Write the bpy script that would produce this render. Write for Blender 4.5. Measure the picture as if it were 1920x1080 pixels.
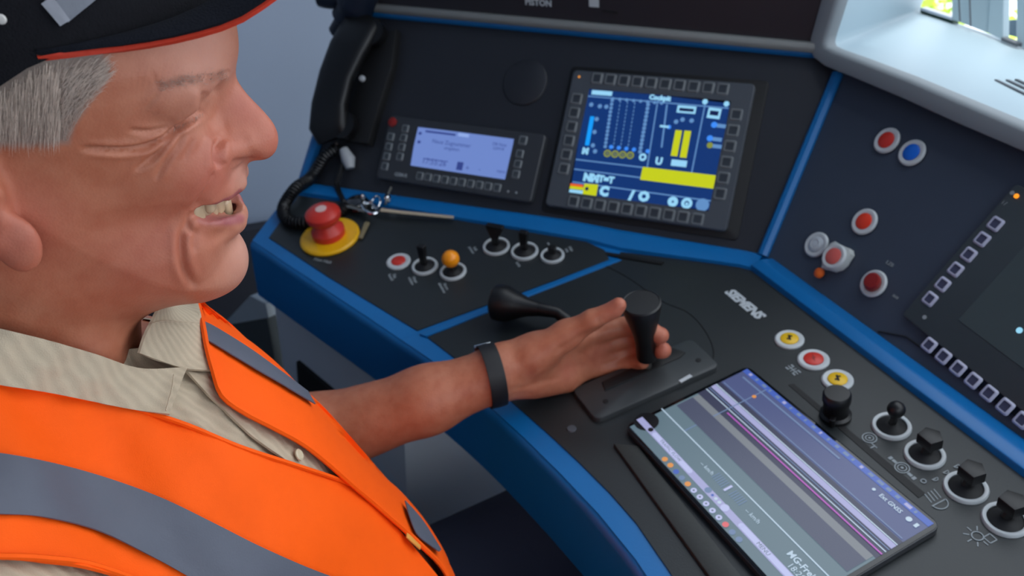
import bpy, bmesh, math, random
import numpy as np
from mathutils import Vector, Matrix
random.seed(7)
for _o in list(bpy.data.objects): bpy.data.objects.remove(_o)
SC = bpy.context.scene
COL = SC.collection
D2R = math.pi/180

# ------------------------------------------------------------------ camera
F_PX = 1600.0
PITCH, ROLL, YAW = 31.13*D2R, -1.36*D2R, 66.05*D2R
CAM = Vector((0, 0, 1.35))
def _axes():
    F = Vector((-math.sin(YAW)*math.cos(PITCH), math.cos(YAW)*math.cos(PITCH), -math.sin(PITCH)))
    r = F.cross(Vector((0, 0, 1))).normalized(); d = F.cross(r)
    x = math.cos(ROLL)*r+math.sin(ROLL)*d; y = -math.sin(ROLL)*r+math.cos(ROLL)*d
    return x, y, F
CX, CY, CF = _axes()
cd = bpy.data.cameras.new('camera'); co = bpy.data.objects.new('camera', cd); COL.objects.link(co)
co.matrix_world = Matrix(((CX.x, -CY.x, -CF.x, CAM.x), (CX.y, -CY.y, -CF.y, CAM.y), (CX.z, -CY.z, -CF.z, CAM.z), (0, 0, 0, 1)))
cd.sensor_width = 36; cd.lens = 36*F_PX/1920; cd.clip_start = .01; cd.clip_end = 200
cd.dof.use_dof = True; cd.dof.focus_distance = .50; cd.dof.aperture_fstop = 11
SC.camera = co

# ------------------------------------------------------------------ light
SC.view_settings.view_transform = 'Standard'; SC.view_settings.look = 'None'
SC.view_settings.gamma = 1; SC.view_settings.use_curve_mapping = False
EXPO = 1.35
SC.view_settings.exposure = EXPO
W = bpy.data.worlds.new('daylight'); SC.world = W; W.use_nodes = True
wn = W.node_tree.nodes; wl = W.node_tree.links
wbg = wn['Background']; wbg.inputs[0].default_value = (.85, .92, 1.0, 1); wbg.inputs[1].default_value = 1.0

sd_ = bpy.data.lights.new('sun', 'SUN'); sd_.energy = 1.5; sd_.angle = 12*math.pi/180; sd_.color = (1, .97, .92)
so_ = bpy.data.objects.new('sun', sd_); COL.objects.link(so_); so_.location = (0, -1, 4); so_.rotation_euler = (math.radians(14), 0, 0)

# ------------------------------------------------------------------ helpers
def ray(P):
    return (CX*((P[0]-960)/F_PX)+CY*((P[1]-540)/F_PX)+CF)
def project(p):
    q = Vector(p)-CAM; z = q.dot(CF)
    return (960+F_PX*q.dot(CX)/z, 540+F_PX*q.dot(CY)/z)
def on_ray_at(P, X):
    r = ray(P); return CAM+r*((X-CAM.x)/r.x)
class Plane:
    def __init__(s, o, n, u=None):
        s.o = Vector(o); s.n = Vector(n).normalized()
        u = Vector(u) if u is not None else Vector((1, 0, 0))
        s.u = (u-s.n*u.dot(s.n)).normalized(); s.v = s.n.cross(s.u)
    def hit(s, P):
        r = ray(P); t = (s.o-CAM).dot(s.n)/r.dot(s.n); return CAM+r*t
    def loc(s, P):
        q = s.hit(P)-s.o; return Vector((q.dot(s.u), q.dot(s.v)))
    def mat(s, P=None, z=0, ang=0):
        c = s.hit(P) if P is not None else s.o
        c = c+s.n*z
        u = s.u*math.cos(ang)+s.v*math.sin(ang); v = s.n.cross(u)
        return Matrix(((u.x, v.x, s.n.x, c.x), (u.y, v.y, s.n.y, c.y), (u.z, v.z, s.n.z, c.z), (0, 0, 0, 1)))
    def pt(s, a, b, z=0): return s.o+s.u*a+s.v*b+s.n*z
def s2l(c):
    return tuple((x/12.92 if x <= .04045 else ((x+.055)/1.055)**2.4) for x in [v/255 for v in c])
MATS = {}
def mat(name, rgb, rough=.5, metal=0, noise=0, scale=40, bump=0, bscale=300, emit=0, spec=.5, coat=0, sss=0, trans=0, sheen=0):
    if name in MATS: return MATS[name]
    m = bpy.data.materials.new(name); m.use_nodes = True; nt = m.node_tree; b = nt.nodes['Principled BSDF']
    col = (*s2l(rgb), 1)
    b.inputs['Base Color'].default_value = col; b.inputs['Roughness'].default_value = rough; b.inputs['Metallic'].default_value = metal
    b.inputs['Specular IOR Level'].default_value = spec; b.inputs['Coat Weight'].default_value = coat
    b.inputs['Transmission Weight'].default_value = trans; b.inputs['Sheen Weight'].default_value = sheen
    if sss: b.inputs['Subsurface Weight'].default_value = sss; b.inputs['Subsurface Scale'].default_value = .006; b.inputs['Subsurface Radius'].default_value = (1, .35, .2)
    if emit: b.inputs['Emission Color'].default_value = col; b.inputs['Emission Strength'].default_value = emit
    tc = nt.nodes.new('ShaderNodeTexCoord')
    n = nt.nodes.new('ShaderNodeTexNoise'); n.inputs['Scale'].default_value = scale; n.inputs['Detail'].default_value = 4
    nt.links.new(tc.outputs['Object'], n.inputs['Vector'])
    r = nt.nodes.new('ShaderNodeMapRange'); r.inputs[3].default_value = 1-noise; r.inputs[4].default_value = 1+noise
    nt.links.new(n.outputs['Fac'], r.inputs[0])
    mx = nt.nodes.new('ShaderNodeVectorMath'); mx.operation = 'SCALE'; mx.inputs[0].default_value = col[:3]
    nt.links.new(r.outputs[0], mx.inputs['Scale']); nt.links.new(mx.outputs[0], b.inputs['Base Color'])
    if bump:
        n2 = nt.nodes.new('ShaderNodeTexNoise'); n2.inputs['Scale'].default_value = bscale; n2.inputs['Detail'].default_value = 3
        nt.links.new(tc.outputs['Object'], n2.inputs['Vector'])
        bp = nt.nodes.new('ShaderNodeBump'); bp.inputs['Strength'].default_value = bump; bp.inputs['Distance'].default_value = .001
        nt.links.new(n2.outputs['Fac'], bp.inputs['Height']); nt.links.new(bp.outputs[0], b.inputs['Normal'])
    MATS[name] = m; return m
def emis(name, rgb, strength=1.0):
    if name in MATS: return MATS[name]
    m = bpy.data.materials.new(name); m.use_nodes = True; nt = m.node_tree; b = nt.nodes['Principled BSDF']
    b.inputs['Base Color'].default_value = (.01, .01, .012, 1); b.inputs['Roughness'].default_value = .25
    b.inputs['Emission Color'].default_value = (*s2l(rgb), 1); b.inputs['Emission Strength'].default_value = strength*2**-EXPO
    MATS[name] = m; return m

WM = {}
def tag(o, label=None, cat=None, group=None, kind=None):
    if label: o['label'] = label
    if cat: o['category'] = cat
    if group: o['group'] = group
    if kind: o['kind'] = kind
    return o
def place(o, parent, M):
    COL.objects.link(o); WM[o.name] = M.copy()
    if parent is not None:
        o.parent = parent; o.matrix_local = WM[parent.name].inverted() @ M
    else: o.matrix_world = M
    return o
def empty(name, loc, label=None, cat=None, group=None, parent=None):
    o = bpy.data.objects.new(name, None); o.empty_display_size = .02
    place(o, parent, loc if isinstance(loc, Matrix) else Matrix.Translation(Vector(loc)))
    return tag(o, label, cat, group)
def to_mesh(bm, name, smooth=False, sharp=35):
    me = bpy.data.meshes.new(name)
    bmesh.ops.recalc_face_normals(bm, faces=bm.faces[:])
    bm.to_mesh(me); bm.free()
    if smooth:
        for p in me.polygons: p.use_smooth = True
        me.set_sharp_from_angle(angle=sharp*D2R)
    return me
I4 = Matrix.Identity(4)
def obj(name, g, m, parent=None, M=None, smooth=True, sharp=35, label=None, cat=None, group=None, kind=None, world=False):
    """g: bmesh or mesh (in the frame M; world=True: in world coordinates, origin moved to the parent)"""
    if isinstance(g, bmesh.types.BMesh):
        if world:
            M = WM[parent.name].copy() if parent is not None else (M or I4)
            bmesh.ops.transform(g, matrix=M.inverted(), verts=g.verts[:])
        g = to_mesh(g, name, smooth, sharp)
    elif world:
        M = WM[parent.name].copy() if parent is not None else (M or I4)
        g.transform(M.inverted())
    for k in (m if isinstance(m, (list, tuple)) else [m]):
        if k is not None and len(g.materials) < (len(m) if isinstance(m, (list, tuple)) else 1): g.materials.append(k)
    o = bpy.data.objects.new(name, g)
    place(o, parent, M if M is not None else (WM[parent.name] if parent is not None else I4))
    return tag(o, label, cat, group, kind)
def base_origin(o):
    """moves a top-level mesh's origin to its base centre"""
    me = o.data; n = len(me.vertices); c = np.empty(n*3); me.vertices.foreach_get('co', c); c = c.reshape(-1, 3)
    p = Vector(((c[:, 0].min()+c[:, 0].max())/2, (c[:, 1].min()+c[:, 1].max())/2, c[:, 2].min()))
    me.transform(Matrix.Translation(-p)); M = WM[o.name] @ Matrix.Translation(p); WM[o.name] = M; o.matrix_world = M
    return o
def bevel(bm, w, seg=2, edges=None):
    bmesh.ops.bevel(bm, geom=(edges or bm.edges[:]), offset=w, offset_type='OFFSET', segments=seg, profile=.5, affect='EDGES', clamp_overlap=True)
def box(sx, sy, sz, c=(0, 0, 0), bv=0, seg=2, bm=None):
    b = bmesh.new(); bmesh.ops.create_cube(b, size=1, matrix=Matrix.Translation(Vector(c)) @ Matrix.Diagonal((sx, sy, sz, 1)))
    if bv: bevel(b, bv, seg)
    return merge(bm, b)
def merge(bm, b, M=None, mi=None):
    if M is not None: bmesh.ops.transform(b, matrix=M, verts=b.verts[:])
    if mi is not None:
        for f in b.faces: f.material_index = mi
    if bm is None: return b
    me = bpy.data.meshes.new('tmp'); b.to_mesh(me); b.free(); bm.from_mesh(me); bpy.data.meshes.remove(me); return bm
def prism(poly, z0, z1, bv=0, seg=2, bm=None):
    """polygon (2D list) extruded z0..z1"""
    b = bmesh.new()
    lo = [b.verts.new((p[0], p[1], z0)) for p in poly]; hi = [b.verts.new((p[0], p[1], z1)) for p in poly]
    n = len(poly); b.faces.new(hi); b.faces.new(lo[::-1])
    for i in range(n): b.faces.new((lo[i], lo[(i+1) % n], hi[(i+1) % n], hi[i]))
    bmesh.ops.recalc_face_normals(b, faces=b.faces[:])
    if bv:
        bevel(b, bv, seg, [e for e in b.edges if all(v.co.z > (z0+z1)/2 for v in e.verts)] if z1 > z0 else b.edges[:])
    return merge(bm, b)
def rrect(w, h, r, seg=4, c=(0, 0)):
    out = []
    for (sx, sy, a0) in ((1, 1, 0), (-1, 1, 90), (-1, -1, 180), (1, -1, 270)):
        for k in range(seg+1):
            a = (a0+90*k/seg)*D2R
            out.append((c[0]+sx*(w/2-r)+r*math.cos(a), c[1]+sy*(h/2-r)+r*math.sin(a)))
    return out
def lathe(prof, seg=32, bm=None, M=None, mi=None):
    """prof: list of (r,z), bottom to top; closes on the axis when r==0"""
    b = bmesh.new(); rings = []
    for r, z in prof:
        if r < 1e-6: rings.append([b.verts.new((0, 0, z))])
        else: rings.append([b.verts.new((r*math.cos(2*math.pi*k/seg), r*math.sin(2*math.pi*k/seg), z)) for k in range(seg)])
    for A, B in zip(rings, rings[1:]):
        for k in range(seg):
            k2 = (k+1) % seg
            if len(A) == 1 and len(B) == 1: continue
            if len(A) == 1: b.faces.new((A[0], B[k2], B[k]))
            elif len(B) == 1: b.faces.new((A[k], A[k2], B[0]))
            else: b.faces.new((A[k], A[k2], B[k2], B[k]))
    bmesh.ops.recalc_face_normals(b, faces=b.faces[:])
    return merge(bm, b, M, mi)
def tube(pts, rad, seg=10, bm=None, cap=True, flat=1.0, up=None):
    """tube along points; rad a number or a list"""
    b = bmesh.new(); pts = [Vector(p) for p in pts]; n = len(pts)
    rad = list(rad) if isinstance(rad, (list, tuple)) else [rad]*n
    rings = []; prev = None
    for i, p in enumerate(pts):
        t = (pts[min(i+1, n-1)]-pts[max(i-1, 0)]).normalized()
        if prev is None:
            a = Vector(up) if up is not None else (Vector((0, 0, 1)) if abs(t.z) < .9 else Vector((1, 0, 0)))
        else: a = prev
        a = (a-t*a.dot(t)).normalized(); c = t.cross(a); prev = a
        rings.append([b.verts.new(p+a*rad[i]*flat*math.cos(2*math.pi*k/seg)+c*rad[i]*math.sin(2*math.pi*k/seg)) for k in range(seg)])
    for A, B in zip(rings, rings[1:]):
        for k in range(seg): b.faces.new((A[k], A[(k+1) % seg], B[(k+1) % seg], B[k]))
    if cap: b.faces.new(rings[0][::-1]); b.faces.new(rings[-1])
    bmesh.ops.recalc_face_normals(b, faces=b.faces[:])
    return merge(bm, b)
def spline(pts, n=8, closed=False):
    """Catmull-Rom through points"""
    P = [Vector(p) for p in pts]; out = []; m = len(P)
    for i in range(m if closed else m-1):
        p0 = P[(i-1) % m] if closed or i else P[0]*2-P[1]
        p1, p2 = P[i], P[(i+1) % m]; p3 = P[(i+2) % m] if closed or i+2 < m else P[m-1]*2-P[m-2]
        for k in range(n):
            t = k/n
            out.append(.5*((2*p1)+(p2-p0)*t+(2*p0-5*p1+4*p2-p3)*t*t+(3*p1-p0-3*p2+p3)*t**3))
    if not closed: out.append(P[-1])
    return out
def grid_mesh(rows, closed_u=False, bm=None):
    b = bmesh.new(); V = [[b.verts.new(p) for p in r] for r in rows]; n = len(rows[0])
    for i in range(len(rows)-1):
        for k in range(n if closed_u else n-1):
            b.faces.new((V[i][k], V[i][(k+1) % n], V[i+1][(k+1) % n], V[i+1][k]))
    return merge(bm, b)
def solid(bm, t):
    """thickens an open sheet towards its back"""
    bmesh.ops.recalc_face_normals(bm, faces=bm.faces[:])
    bmesh.ops.solidify(bm, geom=bm.faces[:], thickness=t); return bm
def text_mesh(s, size, shear=0, bold=0, align='CENTER', depth=.0002):
    c = bpy.data.curves.new('t', 'FONT'); c.body = s; c.size = size; c.shear = shear; c.align_x = align; c.align_y = 'CENTER'; c.offset = bold
    c.extrude = depth; c.resolution_u = 2
    o = bpy.data.objects.new('t', c); me = bpy.data.meshes.new_from_object(o); bpy.data.objects.remove(o); bpy.data.curves.remove(c); return me

# ------------------------------------------------------------------ planes of the desk, found from the photograph
SL = 11.09*D2R
NC = Vector((0, -math.sin(SL), math.cos(SL)))
PC = Plane(CAM-NC*.628, NC)                                   # centre worktop
_b0, _b1 = PC.hit((790, 625)), PC.hit((1160, 487))
BDIR = (_b1-_b0).normalized()
NW = Matrix.Rotation(6.5*D2R, 3, BDIR) @ NC
if NW.x < 0: NW = Matrix.Rotation(-6.5*D2R, 3, BDIR) @ NC
PW = Plane(_b0, NW, BDIR.cross(NW)*1.0)                       # left wing worktop
if PW.u.x < 0: PW = Plane(_b0, NW, -(BDIR.cross(NW)))
_e0, _e1 = PW.hit((735, 366)), PC.hit((1420, 478))
LU = (_e1-_e0).normalized()
_h = LU.cross(Vector((0, 0, 1))).normalized()                 # towards the driver, horizontal
LT = 54.4*D2R
NL = (_h*math.sin(LT)+Vector((0, 0, 1))*math.cos(LT)).normalized(); NL = (NL-LU*NL.dot(LU)).normalized()
PL = Plane(_e0, NL, LU)                                       # left instrument panel
_s0, _s1 = PL.hit((1430, 480)), PL.hit((1571, 140))
NR = Vector((1, 0, 0)).cross(_s1-_s0).normalized()
if NR.z < 0: NR = -NR
PR = Plane(_s0, NR, (1, 0, 0))                                # front instrument panel
# ------------------------------------------------------------------ materials of the cab
M_SHEET = mat('desk_sheet', (33, 38, 40), .42, noise=.12, scale=25, bump=.15, bscale=900)
M_PANEL = mat('panel_sheet', (35, 37, 43), .42, noise=.10, scale=25, bump=.15, bscale=900)
M_BLUE = mat('blue_paint', (10, 106, 172), .34, noise=.05, scale=30, bump=.08, bscale=600)
M_BLACK = mat('black_plastic', (10, 10, 12), .42, noise=.08, bump=.05)
M_BLACKM = mat('matt_black', (9, 9, 11), .6, noise=.08)
M_GREYP = mat('grey_plastic', (74, 79, 86), .5, noise=.06)
M_BEZEL = mat('bezel_grey', (70, 75, 82), .45, noise=.05)
M_KEY = mat('key_grey', (104, 109, 112), .45, noise=.05)
M_KEYD = mat('key_window', (52, 57, 64), .35)
M_RING = mat('button_ring', (196, 202, 204), .4, noise=.04)
M_RED = mat('red_cap', (206, 52, 40), .38, noise=.04)
M_DRED = mat('dark_red_cap', (140, 28, 24), .35, noise=.04)
M_YEL = mat('yellow_cap', (232, 186, 20), .4, noise=.04)
M_BLUC = mat('blue_cap', (16, 104, 214), .38, noise=.04)
M_WHITE = mat('white_print', (190, 196, 200), .6)
M_GPRINT = mat('grey_print', (146, 154, 158), .6)
M_ORANGE = mat('orange_plastic', (250, 150, 14), .28, noise=.03)
M_STEEL = mat('steel', (190, 185, 172), .28, metal=1, noise=.05)
M_CHROME = mat('chrome', (220, 224, 228), .12, metal=1)
M_GREYWALL = mat('grey_wall', (140, 152, 170), .55, noise=.05, scale=6, bump=.05)
M_PED = mat('pedestal_grey', (196, 203, 212), .55, noise=.04, scale=8)
M_TRIM = mat('grey_trim', (128, 130, 128), .45, noise=.04)
M_DARKC = mat('dark_console', (38, 36, 42), .5, noise=.08, bump=.1)
M_WINF = mat('window_surround', (150, 170, 180), .5, noise=.02, scale=6)
M_WINB = mat('window_border', (128, 136, 141), .6, noise=.03, scale=8)
M_FLOOR = mat('floor_rubber', (40, 42, 46), .7, noise=.2, scale=60, bump=.2)

# ------------------------------------------------------------------ control desk
desk = empty('control_desk', (-.75, .5, 0), 'blue framed train driver desk with black worktop and angled instrument panels', 'control desk')
def up_pts(plane, px, z=0): return [plane.hit(p)+plane.n*z for p in px]
def slab_world(top, n, t, bv=0):
    """closed slab below a polygon of world points"""
    b = bmesh.new(); A = [b.verts.new(p) for p in top]; B = [b.verts.new(p-n*t) for p in top]; k = len(top)
    b.faces.new(A); b.faces.new(B[::-1])
    for i in range(k): b.faces.new((A[i], B[i], B[(i+1) % k], A[(i+1) % k]))
    bmesh.ops.recalc_face_normals(b, faces=b.faces[:])
    if bv: bevel(b, bv, 2)
    return b
FI = [(800, 632), (880, 693), (964, 758), (1030, 816), (1087, 869), (1145, 927), (1193, 982), (1260, 1080), (1340, 1215), (1500, 1540)]
FO = [(752, 637), (800, 669), (870, 722), (925, 768), (982, 820), (1052, 889), (1122, 963), (1193, 1050), (1265, 1160), (1380, 1370)]
WI = [(505, 447), (560, 483), (616, 520), (700, 571), (783, 621)]
WO = [(473, 451), (545, 499), (616, 546), (690, 595), (752, 637)]
BK = .72          # back of everything
# the worktops: a blue carrier below, black sheets on top, the blue dividing strip between them
cen = up_pts(PC, FI)+[PC.pt(*PC.loc((1500, 1540)))+Vector((.25, .01, 0))]+[PC.hit((1410, 508))+Vector((.85, 0, 0)), PC.hit((1410, 508)), PC.hit((1388, 502)), PC.hit((1163, 474)), PC.hit((1160, 489))]
obj('worktop_sheet', slab_world([p+NC*.0015 for p in cen], NC, .0035), M_SHEET, desk, world=True, smooth=False)
wing = up_pts(PW, WI)+up_pts(PW, [(1143, 489), (1133, 470), (1100, 455), (700, 388), (560, 368)])
obj('worktop_sheet', slab_world([p+NW*.0015 for p in wing], NW, .0035), M_SHEET, desk, world=True, smooth=False)
# blue carriers
carw = up_pts(PW, WO)+[_b1+BDIR*.03]+up_pts(PW, [(1100, 440), (620, 352), (556, 343)])
obj('worktop_frame', slab_world(carw, NW, .03), M_BLUE, desk, world=True, smooth=False)
carc = up_pts(PC, FO)+[PC.hit(FO[-1])+Vector((.3, .02, 0)), PC.hit((1410, 508))+Vector((.9, .03, .006)), PC.hit((1410, 508))+Vector((0, .05, .01)), _b1+BDIR*.05]
obj('worktop_frame', slab_world(carc, NC, .03), M_BLUE, desk, world=True, smooth=False)
# dividing strip
st = [PC.hit(p) for p in [(787, 629), (800, 634), (1166, 490), (1150, 487)]]
obj('dividing_strip', slab_world([p+NC*.0030 for p in st], NC, .004, .0008), M_BLUE, desk, world=True)
# fascia along the driver's edge: rounded top, then straight down
def fascia(px, plane, name):
    P = spline([plane.hit(p) for p in px], 4)
    prof = [(-.012, .0005), (-.004, 0), (.001, -.002), (.004, -.006), (.005, -.012), (.004, -.090), (-.02, -.092)]
    rows = []
    for i, p in enumerate(P):
        t = P[min(i+1, len(P)-1)]-P[max(i-1, 0)]; t.z = 0; t.normalize(); out = Vector((t.y, -t.x, 0))
        rows.append([p+out*a+Vector((0, 0, b)) for a, b in prof])
    return grid_mesh(rows)
obj('fascia', fascia(WO, PW, 'f'), M_BLUE, desk, world=True, sharp=60)
obj('fascia', fascia(FO, PC, 'f'), M_BLUE, desk, world=True, sharp=60)
# left end cheek of the wing
lc = [PW.hit(p) for p in [(473, 451), (556, 343)]]
b = bmesh.new(); q = [b.verts.new(v) for v in (lc[0], lc[1], lc[1]+Vector((0, 0, -.09)), lc[0]+Vector((0, 0, -.09)))]; b.faces.new(q)
obj('end_cheek', solid(b, .004), M_BLUE, desk, world=True, smooth=False)
# ledges under the instrument panels
def bar(A, Bp, prof_o, prof_u, pts, bv=.003):
    """profile pts (a,b) swept from A to B; a along prof_o, b along prof_u"""
    b = bmesh.new(); r1 = [b.verts.new(A+prof_o*x+prof_u*y) for x, y in pts]; r2 = [b.verts.new(Bp+prof_o*x+prof_u*y) for x, y in pts]; n = len(pts)
    b.faces.new(r1[::-1]); b.faces.new(r2)
    for i in range(n): b.faces.new((r1[i], r1[(i+1) % n], r2[(i+1) % n], r2[i]))
    bmesh.ops.recalc_face_normals(b, faces=b.faces[:])
    if bv: bevel(b, bv, 2)
    return b
e0, e1 = PL.hit((585, 345)), PL.hit((1428, 482))
le0 = PW.hit((552, 362)); le1 = PC.hit((1400, 507))
b = bmesh.new()
lo = [PW.hit((560, 366)), PW.hit((700, 387)), PW.hit((1100, 455)), PC.hit((1163, 472)), PC.hit((1385, 503)), PC.hit((1412, 510))]
hi = [PL.hit((566, 342)), PL.hit((735, 366)), PL.hit((1060, 412)), PL.hit((1163, 432)), PL.hit((1395, 470)), PL.hit((1432, 478))]
rows = [[p+Vector((0, 0, -.02)) for p in lo], [p+Vector((0, 0, .006)) for p in lo], [p*.25+q*.75+Vector((0, 0, .004)) for p, q in zip(lo, hi)], [q+NL*.003 for q in hi], [q-NL*.03 for q in hi]]
obj('panel_ledge', grid_mesh(rows), M_BLUE, desk, world=True, sharp=50)
r0, r1 = PC.hit((1405, 507)), PC.hit((1405, 507))+Vector((.85, 0, 0))
h0 = PR.hit((1432, 478)); h1 = h0+Vector((.85, 0, 0))
dv = h0-r0; yv = Vector((0, 1, 0)); zv = Vector((0, 0, 1))
obj('panel_ledge', bar(r0, r1, yv, zv, [(0, -.02), (0, .009), (dv.y*.42, dv.z*.42+.010), (dv.y, dv.z+.004), (dv.y+.03, dv.z-.03)], .002), M_BLUE, desk, world=True)
# left instrument panel sheet and its rims
lp = up_pts(PL, [(578, 342), (735, 366), (1422, 478), (1566, 142), (1592, 112), (1560, 60), (1528, 60), (1528, 104), (690, 30), (664, 40)])
obj('panel_sheet', slab_world(lp, NL, .02), M_PANEL, desk, world=True, smooth=False)
def rim(plane, px, rad, name='panel_rim', lift=.0, flat=1):
    return obj(name, tube([plane.hit(p)+plane.n*lift for p in px], rad, 8, up=plane.n, flat=flat), M_BLUE, desk, world=True)
rim(PL, [(688, 24), (1100, 62), (1530, 101)], .0065, lift=.002)
rim(PL, [(690, 26), (662, 42), (640, 110), (610, 220), (572, 342)], .010, lift=.002)
rim(PL, [(1571, 140), (1431, 480)], .0075, lift=.003)
# front instrument panel sheet
_rx = (PR.hit((1572, 138))-PR.hit((1430, 480))).normalized()*.008
rp = [PR.hit((1430, 480)), PR.hit((1430, 480))+Vector((.85, 0, 0)), PR.hit((1572, 138))+Vector((.85, 0, 0))+_rx, PR.hit((1572, 138))+_rx]
obj('panel_sheet', slab_world(rp, NR, .02), mat('front_panel_sheet', (56, 65, 80), .42, noise=.08, scale=25, bump=.15, bscale=900), desk, world=True, smooth=False)

# pedestal below the desk
pv = [PW.hit(p) for p in WO]+[PC.hit(p) for p in FO[1:]]
def inset(P, i, d):
    t = P[min(i+1, len(P)-1)]-P[max(i-1, 0)]; t.z = 0; t.normalize(); return P[i]+Vector((-t.y, t.x, 0))*d
base = [inset(pv, i, .03) for i in range(5)]
p0, p1 = base[0], base[4]; tdir = (p1-p0); tdir.z = 0; tdir.normalize(); outd = Vector((tdir.y, -tdir.x, 0))
PPED = Plane(p0+outd*.002, outd, tdir)
pc = PPED.hit((766, 880)); zt = .70
fr = [p0, base[2], Vector((pc.x, pc.y, pc.z)), Vector((pc.x-.02, .70, 0)), Vector((.15, .70, 0))]
ztop = [p0.z-.085, base[2].z-.085, .69, .70, .70]
ped = bmesh.new(); grid_mesh([[Vector((p.x, p.y, 0)) for p in fr], [Vector((p.x, p.y, z)) for p, z in zip(fr, ztop)]], bm=ped)
obj('pedestal_front', solid(ped, .01), M_PED, desk, world=True, smooth=False)
# dark recesses in the pedestal front
def ped_poly(px, m, name, dep=.014):
    P = [PPED.hit(q) for q in px]
    return obj(name, slab_world([q+outd*dep for q in P], outd, dep*2), m, desk, world=True, smooth=False)
ped_poly([(570, 671), (668, 752), (650, 900), (585, 900)], M_BLACKM, 'knee_recess', .014)
# low cabinet beside the pedestal
ped_poly([(383, 612), (432, 606), (518, 590), (548, 760), (560, 900), (420, 900)], mat('dark_cabinet', (66, 73, 74), .6, noise=.1), 'low_door', .016)
ped_poly([(485, 548), (514, 563), (519, 589), (430, 605)], mat('cabinet_top', (168, 177, 182), .6, noise=.05), 'door_panel', .015)

# ------------------------------------------------------------------ push buttons, switches (parts of the desk)
def ring_prof(ro, ri, h): return [(ri, 0), (ri, h*.8), (ri+(ro-ri)*.3, h), (ro-(ro-ri)*.25, h), (ro, h*.55), (ro, 0)]
ME = {}
def shared(key, fn):
    if key not in ME: ME[key] = fn()
    return ME[key]
def ring_me(ro, ri, h):
    return shared(('ring', ro, ri, h), lambda: to_mesh(lathe(ring_prof(ro, ri, h), 40), 'ring', True))
def button(plane, P, label, cap, ro=.0155, ri=.0098, hcap=.004, mark=None, name='push_button'):
    M = plane.mat(P, .0015)
    e = empty(name, M, label, parent=desk)
    obj('bezel_ring', ring_me(ro, ri, .003), M_RING, e, M)
    obj('button_cap', shared(('cap', ri, hcap), lambda: to_mesh(lathe([(ri*.98, 0), (ri*.98, hcap-.0008), (ri*.86, hcap), (0, hcap)], 32), 'cap', True)).copy(), cap, e, M)
    if mark == 'bar':
        bmk = box(.0085, .0022, .0003, (0, 0, hcap+.0002)); box(.0022, .0045, .0003, (-.002, .001, hcap+.0002), bm=bmk); box(.0022, .0045, .0003, (.002, -.001, hcap+.0002), bm=bmk)
        obj('symbol', bmk, M_BLACKM, e, M @ Matrix.Rotation(-.5, 4, 'Z'), smooth=False)
    if mark == 'bolt':
        bmk = prism([(-.006, 0), (.001, .002), (0, .0004), (.006, 0), (-.001, -.002), (0, -.0004)], hcap, hcap+.0003)
        obj('symbol', bmk, M_DRED, e, M @ Matrix.Rotation(-.4, 4, 'Z'), smooth=False)
    return e
button(PW, (748, 493), 'red push button on the left wing beside the toggle switches', M_RED, .0165, .0100)
button(PC, (1480, 640), 'yellow push button nearest the maker lettering', M_YEL, mark='bar')
button(PC, (1525, 678), 'red push button between the two yellow ones', M_RED, .0162, .0103, mark='bolt')
button(PC, (1570, 716), 'yellow push button behind the black round knob', M_YEL, mark='bar')
button(PR, (1665, 265), 'red push button beside the blue one at the top of the front panel', M_RED)
button(PR, (1712, 288), 'blue push button at the top of the front panel', M_BLUC)
button(PR, (1623, 417), 'bright red push button in the middle of the front panel', mat('bright_red', (226, 60, 34), .38))
eb = button(PR, (1533, 460), 'plain white push button beside the orange tag', mat('white_cap', (186, 194, 200), .4))
obj('inner_ring', ring_me(.0062, .0050, .0045), M_RING, eb, PR.mat((1533, 460), .0015))
e4 = button(PR, (1640, 533), 'dark red hooded button low on the front panel', M_DRED)
M4 = PR.mat((1640, 533), .0015)
b = lathe([(.0097, .003), (.0097, .010), (.008, .0125), (0, .0130)], 24)
bmesh.ops.transform(b, matrix=Matrix.Shear('XY', 4, (.25, .15)), verts=b.verts[:])
obj('hood', b, M_DRED, e4, M4)
# guarded button with clear collar and tag
MG = PR.mat((1574, 487), .0015)
eg = empty('guarded_button', MG, 'pink red button with a clear plastic collar and orange seal tag', parent=desk)
M_CLEAR = mat('cloudy_collar', (188, 194, 192), .35, noise=.1)
b = prism([(.016*math.cos(a*D2R)*(1.22 if a in (40, 60, 130, 150, 250) else 1), .016*math.sin(a*D2R)*(1.22 if a in (40, 60, 130, 150, 250) else 1)) for a in (0, 20, 40, 60, 80, 110, 130, 150, 170, 200, 230, 250, 270, 300, 330)], 0, .009, .0015)
obj('collar', b, M_CLEAR, eg, MG)
obj('bezel_ring', ring_me(.0148, .0098, .003), M_RING, eg, MG @ Matrix.Translation((0, 0, .009)))
obj('button_cap', lathe([(.0097, 0), (.0097, .012), (.008, .0128), (0, .0128)], 28), mat('pink_red_cap', (208, 96, 88), .4), eg, MG)
MT = PR.mat((1540, 514), .003)
obj('seal_tag', lathe([(0, 0), (.006, 0), (.006, .003), (.004, .0045), (0, .005)], 20), mat('orange_tag', (232, 104, 30), .45), eg, MT)

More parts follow.
